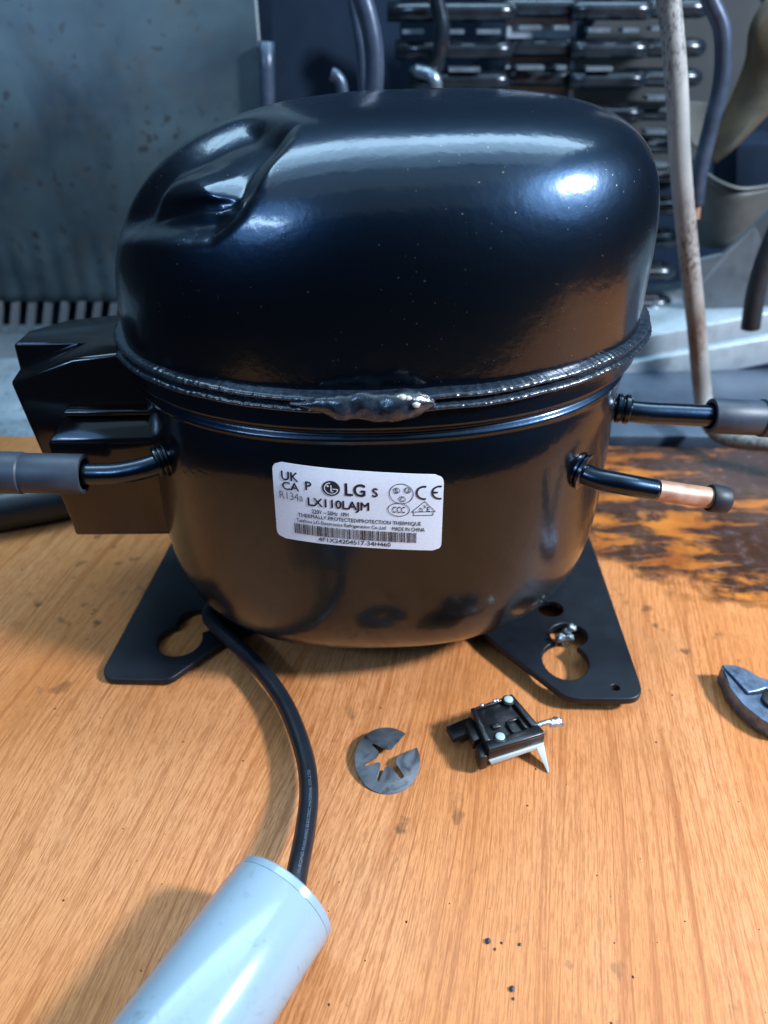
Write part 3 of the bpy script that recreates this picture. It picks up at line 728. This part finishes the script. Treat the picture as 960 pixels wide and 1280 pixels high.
for f_, sx in ((f1, -1), (f2, 1)):
    x0, x1 = (-0.085, -0.050) if sx < 0 else (0.040, 0.080)
    zz = FZ + 0.0036
    o = hexa('welded_web', [(x0, -0.018, zz - FZ), (x1, -0.018, zz - FZ), (x1, 0.045, zz - FZ), (x0, 0.045, zz - FZ), (x0, -0.018, 0.030), (x1, -0.018, 0.030), (x1, 0.045, 0.030), (x0, 0.045, 0.030)], M['satin'], f_, 0.001)
turned('rubber_grommet', (0.088, 0.056, FZ - 0.0055), (0.088, 0.056, FZ + 0.006), [(0, 0.011), (0.0055, 0.0115), (0.0056, 0.008), (0.010, 0.008), (0.0101, 0.010), (0.012, 0.009)], M['rubber_dark'], f2)

# ================================================================== things on the bench
# ---- capacitor with its lead
r_c = 0.0186
c0 = at(357, 1120, z=r_c); c1 = at(228, 1300, z=r_c); cdir = (c1 - c0); cdir.z = 0; cdir.normalize()
Lc = 0.082
cap = empty('capacitor', (c0.x, c0.y, 0)); tag(cap, 'pale blue-white cylindrical capacitor lying on the bench in front, with a black lead', 'capacitor')
c0l = Vector((0, 0, r_c)); cel = c0l + cdir * Lc
turned('capacitor_case', c0l + cdir * 0.0030, cel, [(0, r_c - 0.0012), (0.0, r_c - 0.0002), (0.0004, r_c), (Lc - 0.006, r_c), (Lc - 0.004, r_c - 0.0008), (Lc - 0.003, r_c - 0.003), (Lc - 0.003, 0.001)], M['cap'], cap, 72)
turned('end_lid', c0l, c0l + cdir, [(0.0014, 0.001), (0.0014, r_c - 0.0026), (0.0, r_c - 0.0024), (0.0, r_c - 0.0010), (0.0006, r_c - 0.0003), (0.0028, r_c - 0.0003), (0.0029, r_c - 0.001)], M['cap'], cap, 72)
def W(px, py, z): q = at(px, py, z=z); return Vector((q.x - c0.x, q.y - c0.y, q.z))
RC = 0.0037
lead = [c0l + cdir * 0.004 + Vector((0.004, 0, -0.001)), W(372, 1088, 0.0165), W(382, 1035, 0.0125), W(386, 985, 0.0100), W(378, 935, 0.0085), W(354, 876, 0.0078), W(316, 826, 0.0085), W(272, 784, 0.0102), W(262, 768, 0.0105), W(272, 748, 0.0105)]
lp = catmull(lead, 12)
cab = link('lead_cable', tube_mesh('lead_cable', lp, RC, 22), M['cable'], cap)
# faint print running along the lead
def along(path, s):
    acc = 0
    for a, b in zip(path[:-1], path[1:]):
        l_ = (b - a).length
        if acc + l_ >= s: return a + (b - a) * ((s - acc) / l_), (b - a).normalized()
        acc += l_
    return path[-1], (path[-1] - path[-2]).normalized()
def cable_text(txt, s0, length, hgt):
    me = text_mesh('printed_text', txt)
    for v in me.vertices:
        s = s0 + length * v.co.x; p, T = along(lp, s); T.z = 0; T.normalize()
        camd = (Vector((0, 0, CAM_H)) - Vector((c0.x + p.x, c0.y + p.y, p.z))); camd -= T * camd.dot(T); camd.normalize()
        side = T.cross(camd); a = ((v.co.y - 0.5) * hgt - 0.0006) / RC
        v.co = p + (camd * math.cos(a) - side * math.sin(a)) * (RC + 0.00012)
    return link('printed_text', me, M['cable_print'], cab, False)
cable_text('YUEQING FUGUANG ELECTRIC MATERIAL CO.,LTD', 0.0100, 0.046, 0.0012)

# ---- spring clip washer, slightly dished, slit on its right
wc = at(484, 951, z=0.0016)
RW = 0.0134
def star_outline():
    out = []; gap0, gap1 = 20, 52
    n = 60
    for k in range(n + 1): a = R(gap1 + (360 - gap1 + gap0) * k / n); out.append((RW * math.cos(a), RW * math.sin(a) * 1.10))
    inner = []
    # inner star: walks back from the slit; notch angles and tongues
    ang = [12, -12, -36, -49, -54, -59, -74, -92, -108, -113, -118, -134, -148, -157, -162, -167, -184, -204, -218, -224, -230, -250, -280, -302]
    rad = [.36, .27, .30, .72, .74, .72, .30, .28, .30, .74, .74, .30, .28, .32, .70, .72, .32, .28, .34, .64, .64, .32, .26, .34]
    for a, r_ in zip(ang, rad): inner.append((RW * r_ * math.cos(R(a)), RW * r_ * math.sin(R(a)) * 1.05))
    return out + inner
wme = plate_mesh('spring_washer', [star_outline()], 0.0007, 0.00012)
bm = bmesh.new(); bm.from_mesh(wme); bmesh.ops.subdivide_edges(bm, edges=[e for e in bm.edges if e.calc_length() > 0.004], cuts=3, use_grid_fill=True); bmesh.ops.triangulate(bm, faces=bm.faces)
for v in bm.verts: v.co.z += 0.0016 * (1 - (v.co.x ** 2 + v.co.y ** 2) / RW ** 2)
bm.to_mesh(wme); bm.free()
ws = link('spring_washer', wme, M['steel'], None)
ws.location = (wc.x, wc.y, 0.0020); ws.rotation_euler = (R(9), R(2), R(3))
e = ws.modifiers.new('edge', 'EDGE_SPLIT'); e.split_angle = R(30)
tag(ws, 'round blue-grey spring steel clip washer with star-shaped centre and open slit on wood', 'washer')

# ---- starter relay
rz = 0.0150
r_o = at(632, 915, z=0); rel = empty('starter_relay', (r_o.x, r_o.y, 0)); tag(rel, 'small black plastic starter relay with white bracket and two pale pins on bench', 'relay')
def Q(px, py, z): q = at(px, py, z=z); return Vector((q.x - r_o.x, q.y - r_o.y, q.z))
tl, tr, br_, bl_ = Q(588, 885, rz + .001), Q(640, 867, rz + .001), Q(682, 916, rz), Q(612, 938, rz)
def lerp4(u, v): return (tl * (1 - u) + tr * u) * (1 - v) + (bl_ * (1 - u) + br_ * u) * v
dn = Vector((0, 0, -0.0062))
def relblock(name, u0, u1, v0, v1, z0, z1, mat, parent, bv=0.0004):
    p = [lerp4(u0, v1), lerp4(u1, v1), lerp4(u1, v0), lerp4(u0, v0)]
    return hexa(name, [q + Vector((0, 0, z0)) for q in p] + [q + Vector((0, 0, z1)) for q in p], mat, parent, bv)
body = relblock('relay_body', 0, 1, 0, 1, -0.0062, -0.0016, M['blackplastic'], rel)
relblock('front_wall', 0, 1, 0.80, 1, -0.0017, 0, M['blackplastic'], body); relblock('side_wall', 0.88, 1, 0.0, 0.79, -0.0017, 0, M['blackplastic'], body); relblock('side_wall', 0, 0.10, 0.0, 0.79, -0.0017, -0.0002, M['blackplastic'], body)
relblock('rear_wall', 0.11, 0.87, 0.0, 0.06, -0.0017, -0.0004, M['blackplastic'], body)
relblock('socket_lug', 0.24, 0.40, 0.46, 0.58, -0.0017, -0.0003, M['blackplastic'], body); relblock('socket_lug', 0.50, 0.55, 0.52, 0.79, -0.0017, 0.0003, M['blackplastic'], body); relblock('socket_lug', 0.74, 0.80, 0.52, 0.79, -0.0017, 0.0004, M['blackplastic'], body); relblock('socket_lug', 0.55, 0.74, 0.50, 0.55, -0.0017, -0.0002, M['blackplastic'], body)
for (u, v, h_) in ((0.84, 0.10, 0.0007), (0.27, 0.80, 0.0008)):
    p = lerp4(u, v); turned('contact_pin', p + Vector((0, 0, -0.003)), p + Vector((0, 0, 1)), [(0, 0.0019), (0.003 + h_ - 0.0003, 0.0019), (0.003 + h_, 0.0015), (0.003 + h_, 0.0002)], M['pin'], rel, 20)
    turned('pin_collar', p + Vector((0, 0, -0.003)), p + Vector((0, 0, 1)), [(0, 0.0027), (0.0029, 0.0027), (0.0031, 0.0023), (0.0031, 0.0019)], M['blackplastic'], body, 20)
for k, (u, v) in enumerate(((0.56, 0.02), (0.62, 0.03), (0.26, 0.02))):
    link('solder_bead', pebble_mesh('solder_bead', 0.0009, k + 5, 2, (1, 1, 0.9)), M['tin'], rel, loc=lerp4(u, v) + Vector((0, 0, -0.0002)))
# side clip steps at the left
relblock('side_clip', -0.16, 0.0, 0.16, 0.62, -0.0085, -0.0030, M['blackplastic'], body); relblock('side_clip', -0.13, 0.0, 0.68, 0.98, -0.0120, -0.0040, M['blackplastic'], body)
# rear left tongue resting on the bench
ta, tb = Q(562, 916, 0.0065), Q(600, 900, 0.0080); tn = Vector((-(tb - ta).y, (tb - ta).x, 0)).normalized() * 0.0036
hexa('relay_tongue', [ta - tn - Vector((0, 0, .003)), tb - tn - Vector((0, 0, .003)), tb + tn - Vector((0, 0, .003)), ta + tn - Vector((0, 0, .003)), ta - tn, tb - tn, tb + tn, ta + tn], M['blackplastic'], rel, 0.0005)
# white bracket under the front edge, with its leg
pa, pb = lerp4(0.02, 1.0) + Vector((0, -0.0006, -0.0062)), lerp4(1.0, 1.0) + Vector((0, -0.0006, -0.0062)); ins = (lerp4(0.5, 0.6) - lerp4(0.5, 1.0)); ins.z = 0
brk = hexa('bracket', [pa + Vector((0.001, 0, -0.0026)), pb + Vector((0, 0, -0.0022)), pb + ins + Vector((0, 0, -0.0022)), pa + ins + Vector((0, 0, -0.0026)), pa, pb, pb + ins, pa + ins], M['bracket'], rel, 0.0003)
lg0 = pb; lg1 = Q(686, 966, 0.0005); ex = (pb - pa).normalized()
hexa('bracket_leg', [lg1 - ex * 0.0005, lg1 + ex * 0.0003, lg1 + ex * 0.0003 + Vector((0, .0035, 0)), lg1 - ex * 0.0005 + Vector((0, .0035, 0)), lg0 - ex * 0.0034 - Vector((0, 0, .001)), lg0 + ex * 0.0002 - Vector((0, 0, .001)), lg0 + ex * 0.0002 + Vector((0, .005, -.001)), lg0 - ex * 0.0034 + Vector((0, .005, -.001))], M['bracket'], rel, 0.0003)
# spade terminal with crimped metal end on the right
tube('terminal_wire', [Q(668, 908, 0.011), Q(679, 904, 0.0100), Q(688, 902, 0.0090)], 0.0012, M['scrap'], rel, 10, 5)
s0_, s1_ = Q(685, 903, 0.0090), Q(701, 899, 0.0080); sn = Vector((-(s1_ - s0_).y, (s1_ - s0_).x, 0)).normalized()
vs, fs_ = [], []
for i in range(7):
    f = i / 6; p = s0_ + (s1_ - s0_) * f
    for j in range(5):
        g_ = j / 4 - 0.5; vs.append(p + sn * g_ * (0.0040 + 0.0018 * f) + Vector((0, 0, 0.0011 * math.cos(g_ * 6) + 0.0004 * math.sin(i * 2.3 + j))))
for i in range(6):
    for j in range(4): a = i * 5 + j; fs_.append((a, a + 1, a + 6, a + 5))
sp_ = link('spade_terminal', mesh('spade_terminal', vs, fs_), M['tin'], rel); sp_.modifiers.new('solid', 'SOLIDIFY').thickness = 0.0006
# front feet so that the relay stands on the bench
relblock('relay_stub', 0.15, 0.75, 0.15, 0.55, -0.0150, -0.0060, M['blackplastic'], body)

# ---- cutting pliers reaching in from the right
pz = 0.0085
po = at(930, 865, z=0); pl = empty('cutting_pliers', (po.x, po.y, 0)); tag(pl, 'blue-grey steel cutting pliers, closed jaws pointing left, lying at the right edge of the bench', 'pliers')
def PP(px, py, z=pz): q = at(px, py, z=z); return (q.x - po.x, q.y - po.y)
tip = PP(901, 833); pvt = PP(968, 884)
up = [tip, PP(918, 833), PP(934, 839), PP(948, 848), PP(962, 852), PP(985, 868), PP(978, 886), PP(958, 862), PP(946, 866), PP(934, 868), PP(918, 850)]
lo = [tip, PP(917, 851), PP(933, 869), PP(945, 868), PP(956, 866), PP(978, 888), PP(992, 905), PP(975, 912), PP(950, 898), PP(928, 880), PP(912, 860)]
j1 = plate('jaw', [roundpoly(up, 0.0008, 3)], 0.0062, M['pliers'], pl, 0.0006, 0.0035); j2 = plate('jaw', [roundpoly(lo, 0.0008, 3)], 0.0078, M['pliers'], pl, 0.0006, 0.0010)
pv = Vector(PP(966, 878)); turned('pivot', (pv.x, pv.y, 0.004), (pv.x, pv.y, 1), [(0, 0.005), (0.0066, 0.005), (0.0070, 0.0045), (0.0070, 0.001)], M['pliers_edge'], pl, 24)
under = [PP(904, 838, .004), PP(925, 842, .004), PP(955, 858, .004), PP(985, 880, .004), PP(990, 908, .004), PP(970, 912, .004), PP(945, 898, .004), PP(922, 880, .004), PP(909, 862, .004)]
plate('jaw_base', [roundpoly(under, 0.001, 3)], 0.0055, M['pliers_edge'], pl, 0.0008, 0.0002)
p0 = Vector((*PP(978, 892), 0.0055))
for k, (dx, dy) in enumerate(((0.055, -0.006), (0.046, -0.030))):
    tube('handle', [p0, p0 + Vector((dx * 0.35, dy * 0.2, 0)), p0 + Vector((dx, dy, 0.0005)), p0 + Vector((dx * 2, dy * 2.2, 0.0005))], 0.0048, M['rubber_dark'], pl, 14, 6)

# ---- lump of bright metal in the right foot's keyhole
s_ = at(706, 795, z=0.012); sc = empty('metal_scrap', (s_.x, s_.y, 0)); tag(sc, 'small twisted lump of shiny grey metal sitting in the keyhole of the right foot', 'scrap')
for k, (px, py, z, r_) in enumerate(((714, 785, 0.016, 0.0021), (701, 797, 0.012, 0.0022), (711, 797, 0.012, 0.0020))):
    q = at(px, py, z=z); link('scrap_piece', pebble_mesh('scrap_piece', r_, k + 11, 3, (1.15, 0.9, 1.0), 0.45), M['scrap'], sc, loc=(q.x - s_.x, q.y - s_.y, q.z))
q = at(707, 795, z=0.006); link('scrap_piece', pebble_mesh('scrap_piece', 0.0036, 21, 3, (0.7, 0.7, 1.7), 0.3), M['scrap'], sc, loc=(q.x - s_.x, q.y - s_.y, 0.0055))

# ---- crumbs and grit on the wood
for px, py, r_, lb in ((610, 1176, 0.0011, 'larger blue-black crumb on bare wood right of the capacitor, upper of the two larger crumbs'), (640, 1236, 0.0010, 'blue-black crumb near the bottom edge, lower of the two larger crumbs'), (650, 1180, 0.0006, 'tiny dark crumb on its own, right of the upper larger crumb'), (619, 1186, 0.0005, 'tiny dark crumb touching distance below the upper larger crumb'), (642, 1248, 0.0005, 'tiny dark crumb just below the lower larger crumb')):
    q = at(px, py, z=0.0005); o = link('crumb', pebble_mesh('crumb', r_, px, 1, (1, 1, 0.7)), M['crumb'], None, False, loc=(q.x, q.y, r_ * 0.55))
    tag(o, lb, 'crumb', 'dark crumbs on the wood')
vs, fs_ = [], []
rg = random.Random(3)
for k in range(190):
    px, py = rg.uniform(0, 960), rg.uniform(560, 1280)
    if k < 70: px, py = rg.gauss(110, 90), rg.gauss(760, 90)
    q = at(px, py, z=0); r_ = rg.choice((0.00018, 0.0002, 0.00028, 0.00045))
    n0 = len(vs); a0 = rg.uniform(0, 6)
    for j in range(4): vs.append(q + Vector((r_ * math.cos(a0 + j * 1.57) * rg.uniform(.6, 1.5), r_ * math.sin(a0 + j * 1.57) * rg.uniform(.6, 1.5), 0.00005)))
    vs.append(q + Vector((0, 0, r_ * 1.2)))
    fs_ += [(n0 + j, n0 + (j + 1) % 4, n0 + 4) for j in range(4)] + [(n0 + 3, n0 + 2, n0 + 1, n0)]
tag(link('grit', mesh('grit', vs, fs_), M['pliers_edge'], None, False), 'fine dark grit scattered over the wooden bench', 'grit', kind='stuff')

# ---- black hose lying behind the left tube
hz = 0.0125
hp = [at(-90, 648, z=hz), at(-20, 640, z=hz), at(30, 632, z=hz), at(80, 622, z=hz), at(118, 610, z=hz)]
o = hp[2]; hose = empty('black_hose', (o.x, o.y, 0)); tag(hose, 'thick black rubber hose lying on the bench below the left tube', 'hose')
tube('hose_body', [p - Vector((o.x, o.y, 0)) for p in hp], 0.0122, M['cable'], hose, 26, 8)

# ================================================================== the appliance behind the bench
# ---- left back panel with slatted vent
PY = 0.66
def P3(px, py, y): return at(px, py, y=y)
pc = P3(150, 380, PY); pan = empty('back_panel', (pc.x, PY, 0)); tag(pan, 'stained blue-grey sheet metal panel with slatted vent, behind the compressor on the left', 'panel')
zt = P3(150, 376, PY).z; zb = P3(150, 416, PY).z
xl, xr = P3(-260, 200, PY).x - pc.x, P3(338, 200, PY).x - pc.x
zz0 = 0.46
nx = 120; rows = []
for j, z in enumerate((zt, zt + 0.01, zt + 0.045, zt + 0.062, zt + 0.064, zt + 0.07, zz0)):
    amp = (0.0012, 0.0012, 0.0009, 0.0, 0.0, 0, 0)[j]
    rows.append([Vector((xl + (xr - xl) * i / nx, amp * math.sin((xl + (xr - xl) * i / nx) / 0.0185 * 2 * math.pi), z)) for i in range(nx + 1)])
sh = link('panel_sheet', grid_mesh('panel_sheet', rows, False), M['panel'], pan); sh.modifiers.new('solid', 'SOLIDIFY').thickness = 0.002
hexa('panel_lip', [(xl, -0.03, -0.012), (xr, -0.03, -0.012), (xr, 0.004, -0.012), (xl, 0.004, -0.012), (xl, -0.008, zb), (xr, -0.008, zb), (xr, 0.004, zb), (xl, 0.004, zb)], M['slat'], pan, 0.001)
sme = None
px = -255
while px < 330:
    x = P3(px, 395, PY).x - pc.x; tlt = 0.011
    if sme is None:
        sme = mesh('vent_slat', [(-0.0034, -0.001, zb), (0.0034, -0.001, zb), (0.0034, 0.003, zb), (-0.0034, 0.003, zb), (-0.0034 + tlt, -0.001, zt), (0.0034 + tlt, -0.001, zt), (0.0034 + tlt, 0.003, zt), (-0.0034 + tlt, 0.003, zt)], [(0, 1, 2, 3), (4, 5, 6, 7), (0, 1, 5, 4), (1, 2, 6, 5), (2, 3, 7, 6), (3, 0, 4, 7)])
    so = link('vent_slat', sme, M['slat'], pan, False); so.location.x = x; px += 20.4
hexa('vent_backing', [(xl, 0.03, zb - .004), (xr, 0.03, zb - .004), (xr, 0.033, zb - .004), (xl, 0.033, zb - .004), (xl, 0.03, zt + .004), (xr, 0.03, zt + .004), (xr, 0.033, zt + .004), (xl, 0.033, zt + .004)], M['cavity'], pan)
a_, b_ = P3(333, 52, PY - .012), P3(336, 160, PY - .012)
tube('edge_rod', [a_ - Vector((pc.x, PY, 0)), b_ - Vector((pc.x, PY, 0)), b_ - Vector((pc.x - .002, PY, .08))], 0.0058, M['bluetube'], pan, 14, 3)

# ---- side sheet right of the panel (dark)
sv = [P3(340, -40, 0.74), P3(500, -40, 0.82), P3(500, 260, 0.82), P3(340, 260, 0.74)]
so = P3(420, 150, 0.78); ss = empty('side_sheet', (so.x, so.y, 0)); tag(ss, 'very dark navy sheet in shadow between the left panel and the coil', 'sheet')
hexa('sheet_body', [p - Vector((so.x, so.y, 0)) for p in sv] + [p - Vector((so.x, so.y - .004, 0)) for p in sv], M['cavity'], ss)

# ---- condenser coil: rows of hairpin loops in four banks
CY = 0.70
co = P3(690, 150, CY); coil = empty('condenser_coil', (co.x, CY, 0)); tag(coil, 'black condenser coil of stacked hairpin tubes on grey plate, behind the compressor', 'condenser')
def CP(px, py, dy=0.0): q = P3(px, py, CY + dy); return q - Vector((co.x, CY, 0))
p_ = [CP(638, -40, .022), CP(724, -40, .022), CP(710, 250, .022), CP(630, 250, .022)]
hexa('coil_plate', p_ + [q + Vector((0, 0.003, 0)) for q in p_], M['coilplate'], coil)
for e0, e1 in ((636, 642), (716, 723)):
    p_ = [CP(e0, -40, .016), CP(e1, -40, .016), CP(e1 - 11, 250, .016), CP(e0 - 9, 250, .016)]
    hexa('plate_flange', p_ + [q + Vector((0, 0.005, 0)) for q in p_], M['coilplate'], coil)
rowsY = [11, 61, 99, 142, 184, 222, 262, 303, 345, 385]
banks = [(484, 638, -1), (630, 724, -8), (716, 811, -16), (795, 886, -22)]
for ri, py in enumerate(rowsY):
    for bi, (x0, x1, sh_) in enumerate(banks):
        if ri > 3 and bi < 3: continue
        yy = py + (4, -1, 2, 0)[bi] * (0.5 if ri else 1)
        xx1 = x1 - ri * (3.0, 4.0, 4.2, 4.5)[bi] - (0 if ri < 4 else 8)
        xx0 = x0 - ri * 2 if bi else x0 + (0, 10, 30, 60)[min(ri, 3)]
        a = CP(xx0, yy); b = CP(xx1, yy); rb = 0.0078; b.x -= rb
        pts = [Vector((a.x, 0, a.z)), Vector((b.x - .01, 0, b.z)), Vector((b.x, 0, b.z)), Vector((b.x + rb * .75, rb * .3, b.z)), Vector((b.x + rb, rb, b.z)), Vector((b.x + rb * .75, rb * 1.7, b.z)), Vector((b.x, rb * 2, b.z)), Vector((a.x, rb * 2, a.z))]
        tb_ = tube('hairpin_tube', [q + Vector((0, (0, 0.010, 0, 0.010)[bi], 0)) for q in pts], 0.0066, M['coil'], coil, 12, 3)
        k = 0; xw = a.x + 0.012
        while xw < b.x - 0.006 and ri < 5:
            wl = 0.017 + 0.004 * ((k * 7 + ri) % 3)
            if (k + ri + bi) % 5 != 4:
                hexa('fin_strip', [(xw, -0.010, a.z - .0140), (min(xw + wl, b.x), -0.010, a.z - .0140), (min(xw + wl, b.x), 0.004, a.z - .0140), (xw, 0.004, a.z - .0140), (xw, -0.010, a.z - .0112), (min(xw + wl, b.x), -0.010, a.z - .0112), (min(xw + wl, b.x), 0.004, a.z - .0112), (xw, 0.004, a.z - .0112)], M['fin'], tb_)
            xw += wl + 0.010; k += 1
tube('riser_tube', [CP(536, -40, -.02), CP(548, 10, -.02), CP(553, 40, -.02), CP(548, 70, -.018), CP(540, 100, -.005)], 0.0060, M['coil'], coil, 14, 5)
tube('riser_tube', [CP(520, 88, -.01), CP(540, 95, -.02), CP(546, 112, -.02), CP(548, 160, -.02)], 0.0048, M['fin'], coil, 12, 5)

# ---- pipes
def pipe(name, pts, r, mat, label, cat='pipe', group=None):
    o = pts[len(pts) // 2]; o = Vector((o.x, o.y, 0)); e = tube(name, [p - o for p in pts], r, mat, None, 20, 8); e.location = o
    tag(e, label, cat, group); return e
pipe('copper_pipe', [P3(432, -60, .5), P3(452, -5, .5), P3(464, 40, .5), P3(468, 80, .5), P3(466, 130, .5), P3(462, 220, .5)], 0.0056, M['bluetube'], 'thicker blue-grey pipe rising behind the top of the compressor')
pipe('copper_pipe', [P3(430, -60, .53), P3(442, 5, .53), P3(450, 50, .53), P3(454, 90, .53), P3(456, 140, .53), P3(454, 220, .53)], 0.0036, M['bluetube'], 'thin blue-grey pipe just left of the thicker one behind the compressor')
pipe('pipe_stub', [P3(414, 92, .56), P3(421, 96, .56), P3(427, 108, .56), P3(430, 140, .56), P3(430, 200, .56)], 0.0040, M['bluetube'], 'short curved grey pipe stub peeking over the compressor top left of the pipes')
wt = pipe('white_tube', [P3(826, -60, .46), P3(838, 20, .46), P3(846, 110, .46), P3(850, 200, .46), P3(859, 300, .46), P3(870, 400, .46), P3(877, 480, .46), P3(884, 522, .45), P3(903, 544, .435), P3(938, 552, .42), P3(985, 552, .41), P3(1040, 548, .40)], 0.0059, M['whitetube'], 'white flaking painted tube standing in front of the coil and bending right on the bench')
pipe('grey_hose', [P3(868, -50, .53), P3(888, 0, .53), P3(903, 40, .53), P3(902, 100, .53), P3(888, 160, .53), P3(874, 220, .53), P3(870, 256, .53)], 0.0050, M['bluetube'], 'blue-grey thin hose curving down beside the fan, bare copper at its end')
h_ = bpy.data.objects['grey_hose']; q0, q1 = P3(870, 254, .53) - h_.location, P3(868, 275, .53) - h_.location
turned('copper_end', q0, q1, [(0, 0.0032), (0.010, 0.0032), (0.0105, 0.002)], M['copper'], h_)
pipe('dark_hose', [P3(975, 280, .50), P3(955, 330, .50), P3(944, 370, .50), P3(938, 410, .50)], 0.0064, M['rubber_dark'], 'short dark rubber hose hanging at the right edge above the pale rail', 'hose')

# ---- fan with shroud behind the white tube
fo = P3(880, 160, .64); fan = empty('cooling_fan', (fo.x, fo.y, 0)); tag(fan, 'old cooling fan with tarnished olive blade and grey shroud behind the white tube', 'fan')
def FP(px, py, y=.64): return P3(px, py, y) - Vector((fo.x, fo.y, 0))
cD = FP(838, 100, .765); turned('fan_disc', cD, cD + Vector((0, 1, 0)), [(0, 0.001), (0, 0.086), (0.003, 0.086), (0.003, 0.001)], M['fandark'], fan, 64)
cR = FP(850, 100, .785); turned('shroud_ring', cR, cR + Vector((0, 1, 0)), [(0, 0.118), (0, 0.190), (0.02, 0.190), (0.02, 0.118)], M['cavity'], fan, 64)
def sheet_strip(name, a, b, mat, th=0.0018, sub=10):
    A_, B_ = catmull(a, sub), catmull(b, sub); n = len(A_)
    rows = [[A_[i] + (B_[i] - A_[i]) * k / 6 for k in range(7)] for i in range(n)]
    o = link(name, grid_mesh(name, rows, False), mat, fan); o.modifiers.new('solid', 'SOLIDIFY').thickness = th; return o
sheet_strip('fan_blade', [FP(985, -40, .62), FP(940, 25, .62), FP(931, 75, .625), FP(914, 120, .63), FP(895, 160, .63), FP(882, 196, .62)], [FP(1030, 40, .60), FP(1010, 95, .60), FP(980, 122, .60), FP(948, 154, .60), FP(917, 184, .60), FP(893, 203, .605)], M['blade'])
sheet_strip('blade_root', [FP(850, 125, .60), FP(858, 150, .60), FP(866, 180, .60)], [FP(885, 128, .62), FP(882, 155, .62), FP(886, 192, .62)], M['shroud'])
sheet_strip('motor_scoop', [FP(866, 200, .63), FP(878, 214, .61), FP(898, 228, .60), FP(925, 237, .595), FP(958, 234, .60), FP(990, 225, .61)], [FP(862, 285, .63), FP(872, 303, .615), FP(892, 311, .605), FP(915, 306, .60), FP(945, 280, .60), FP(985, 240, .61)], M['shroud'])
tube('scoop_rim', [FP(866, 199, .629), FP(878, 213, .609), FP(898, 227, .599), FP(925, 236, .594), FP(958, 233, .599), FP(990, 224, .609)], 0.0016, M['shroud'], fan, 10, 6)
p_ = [FP(920, 180, .64), FP(990, 176, .64), FP(990, 240, .64), FP(918, 236, .64)]
hexa('motor_box', p_ + [q + Vector((0, 0.05, 0)) for q in p_], M['cavity'], fan, 0.002)
p_ = [FP(852, 330, .575), FP(905, 318, .565), FP(945, 282, .56), FP(985, 240, .55), FP(985, 400, .55), FP(940, 402, .56), FP(928, 384, .56), FP(880, 388, .57), FP(856, 380, .575)]
n = len(p_); q_ = p_ + [q + Vector((0, 0.004, 0)) for q in p_]
link('mount_plate', mesh('mount_plate', q_, [tuple(range(n)), tuple(range(2 * n - 1, n - 1, -1))] + [(i, (i + 1) % n, (i + 1) % n + n, i + n) for i in range(n)]), M['bracketplate'], fan, False)
for px in (818, 846):
    a = FP(px, 382, .59); b = FP(px + 1, 412, .59); tube('clip_post', [a, (a + b) / 2, b], 0.0040, M['fin'], fan, 10, 2)

# ---- pale rail along the foot of the bay
RYc = 0.545
def rail(name, t0, t1, b0, b1, y, mat, parent, o, dep, bv=0.001):
    p = [P3(*b0, y) - o, P3(*b1, y) - o, P3(*b1, y) - o + Vector((0, dep, 0)), P3(*b0, y) - o + Vector((0, dep, 0)), P3(*t0, y) - o, P3(*t1, y) - o, P3(*t1, y) - o + Vector((0, dep, 0.004)), P3(*t0, y) - o + Vector((0, dep, 0.004))]
    return hexa(name, p, mat, parent, bv)
ro = P3(880, 440, RYc); ro = Vector((ro.x, ro.y, 0)); rl = empty('base_rail', ro); tag(rl, 'pale blue worn metal rail running behind the compressor at the right, above the bench edge', 'rail')
rail('rail_top', (560, 468), (1060, 372), (560, 492), (1060, 402), RYc, M['rail'], rl, ro, 0.045)
rail('rail_front', (560, 495), (1060, 405), (560, 535), (1060, 436), RYc - 0.006, M['rail'], rl, ro, 0.03)
rail('rail_painted_shadow', (560, 534), (1060, 435), (560, 554), (1060, 454), RYc - 0.007, M['cavity'], rl, ro, 0.03)  # solid dark bar standing in for the shadow below the rail
ds = P3(880, 520, 0.50); ds = Vector((ds.x, ds.y, 0)); dsh = empty('bay_shade_strip', ds); tag(dsh, 'dark blue-grey metal channel with painted shade, between the pale rail and the back edge of the bench', 'strip')  # separate dark strip standing in for shade on the bay floor
p_ = [Vector((0.06, 0.4585, -0.012)), Vector((0.55, 0.4585, -0.012)), Vector((0.55, 0.556, -0.012)), Vector((0.06, 0.556, -0.012)), Vector((0.06, 0.4585, 0.004)), Vector((0.55, 0.4585, 0.004)), Vector((0.55, 0.556, 0.030)), Vector((0.06, 0.556, 0.012))]
hexa('shade_strip_face', [q - ds for q in p_], M['darksheet'], dsh, 0.001)
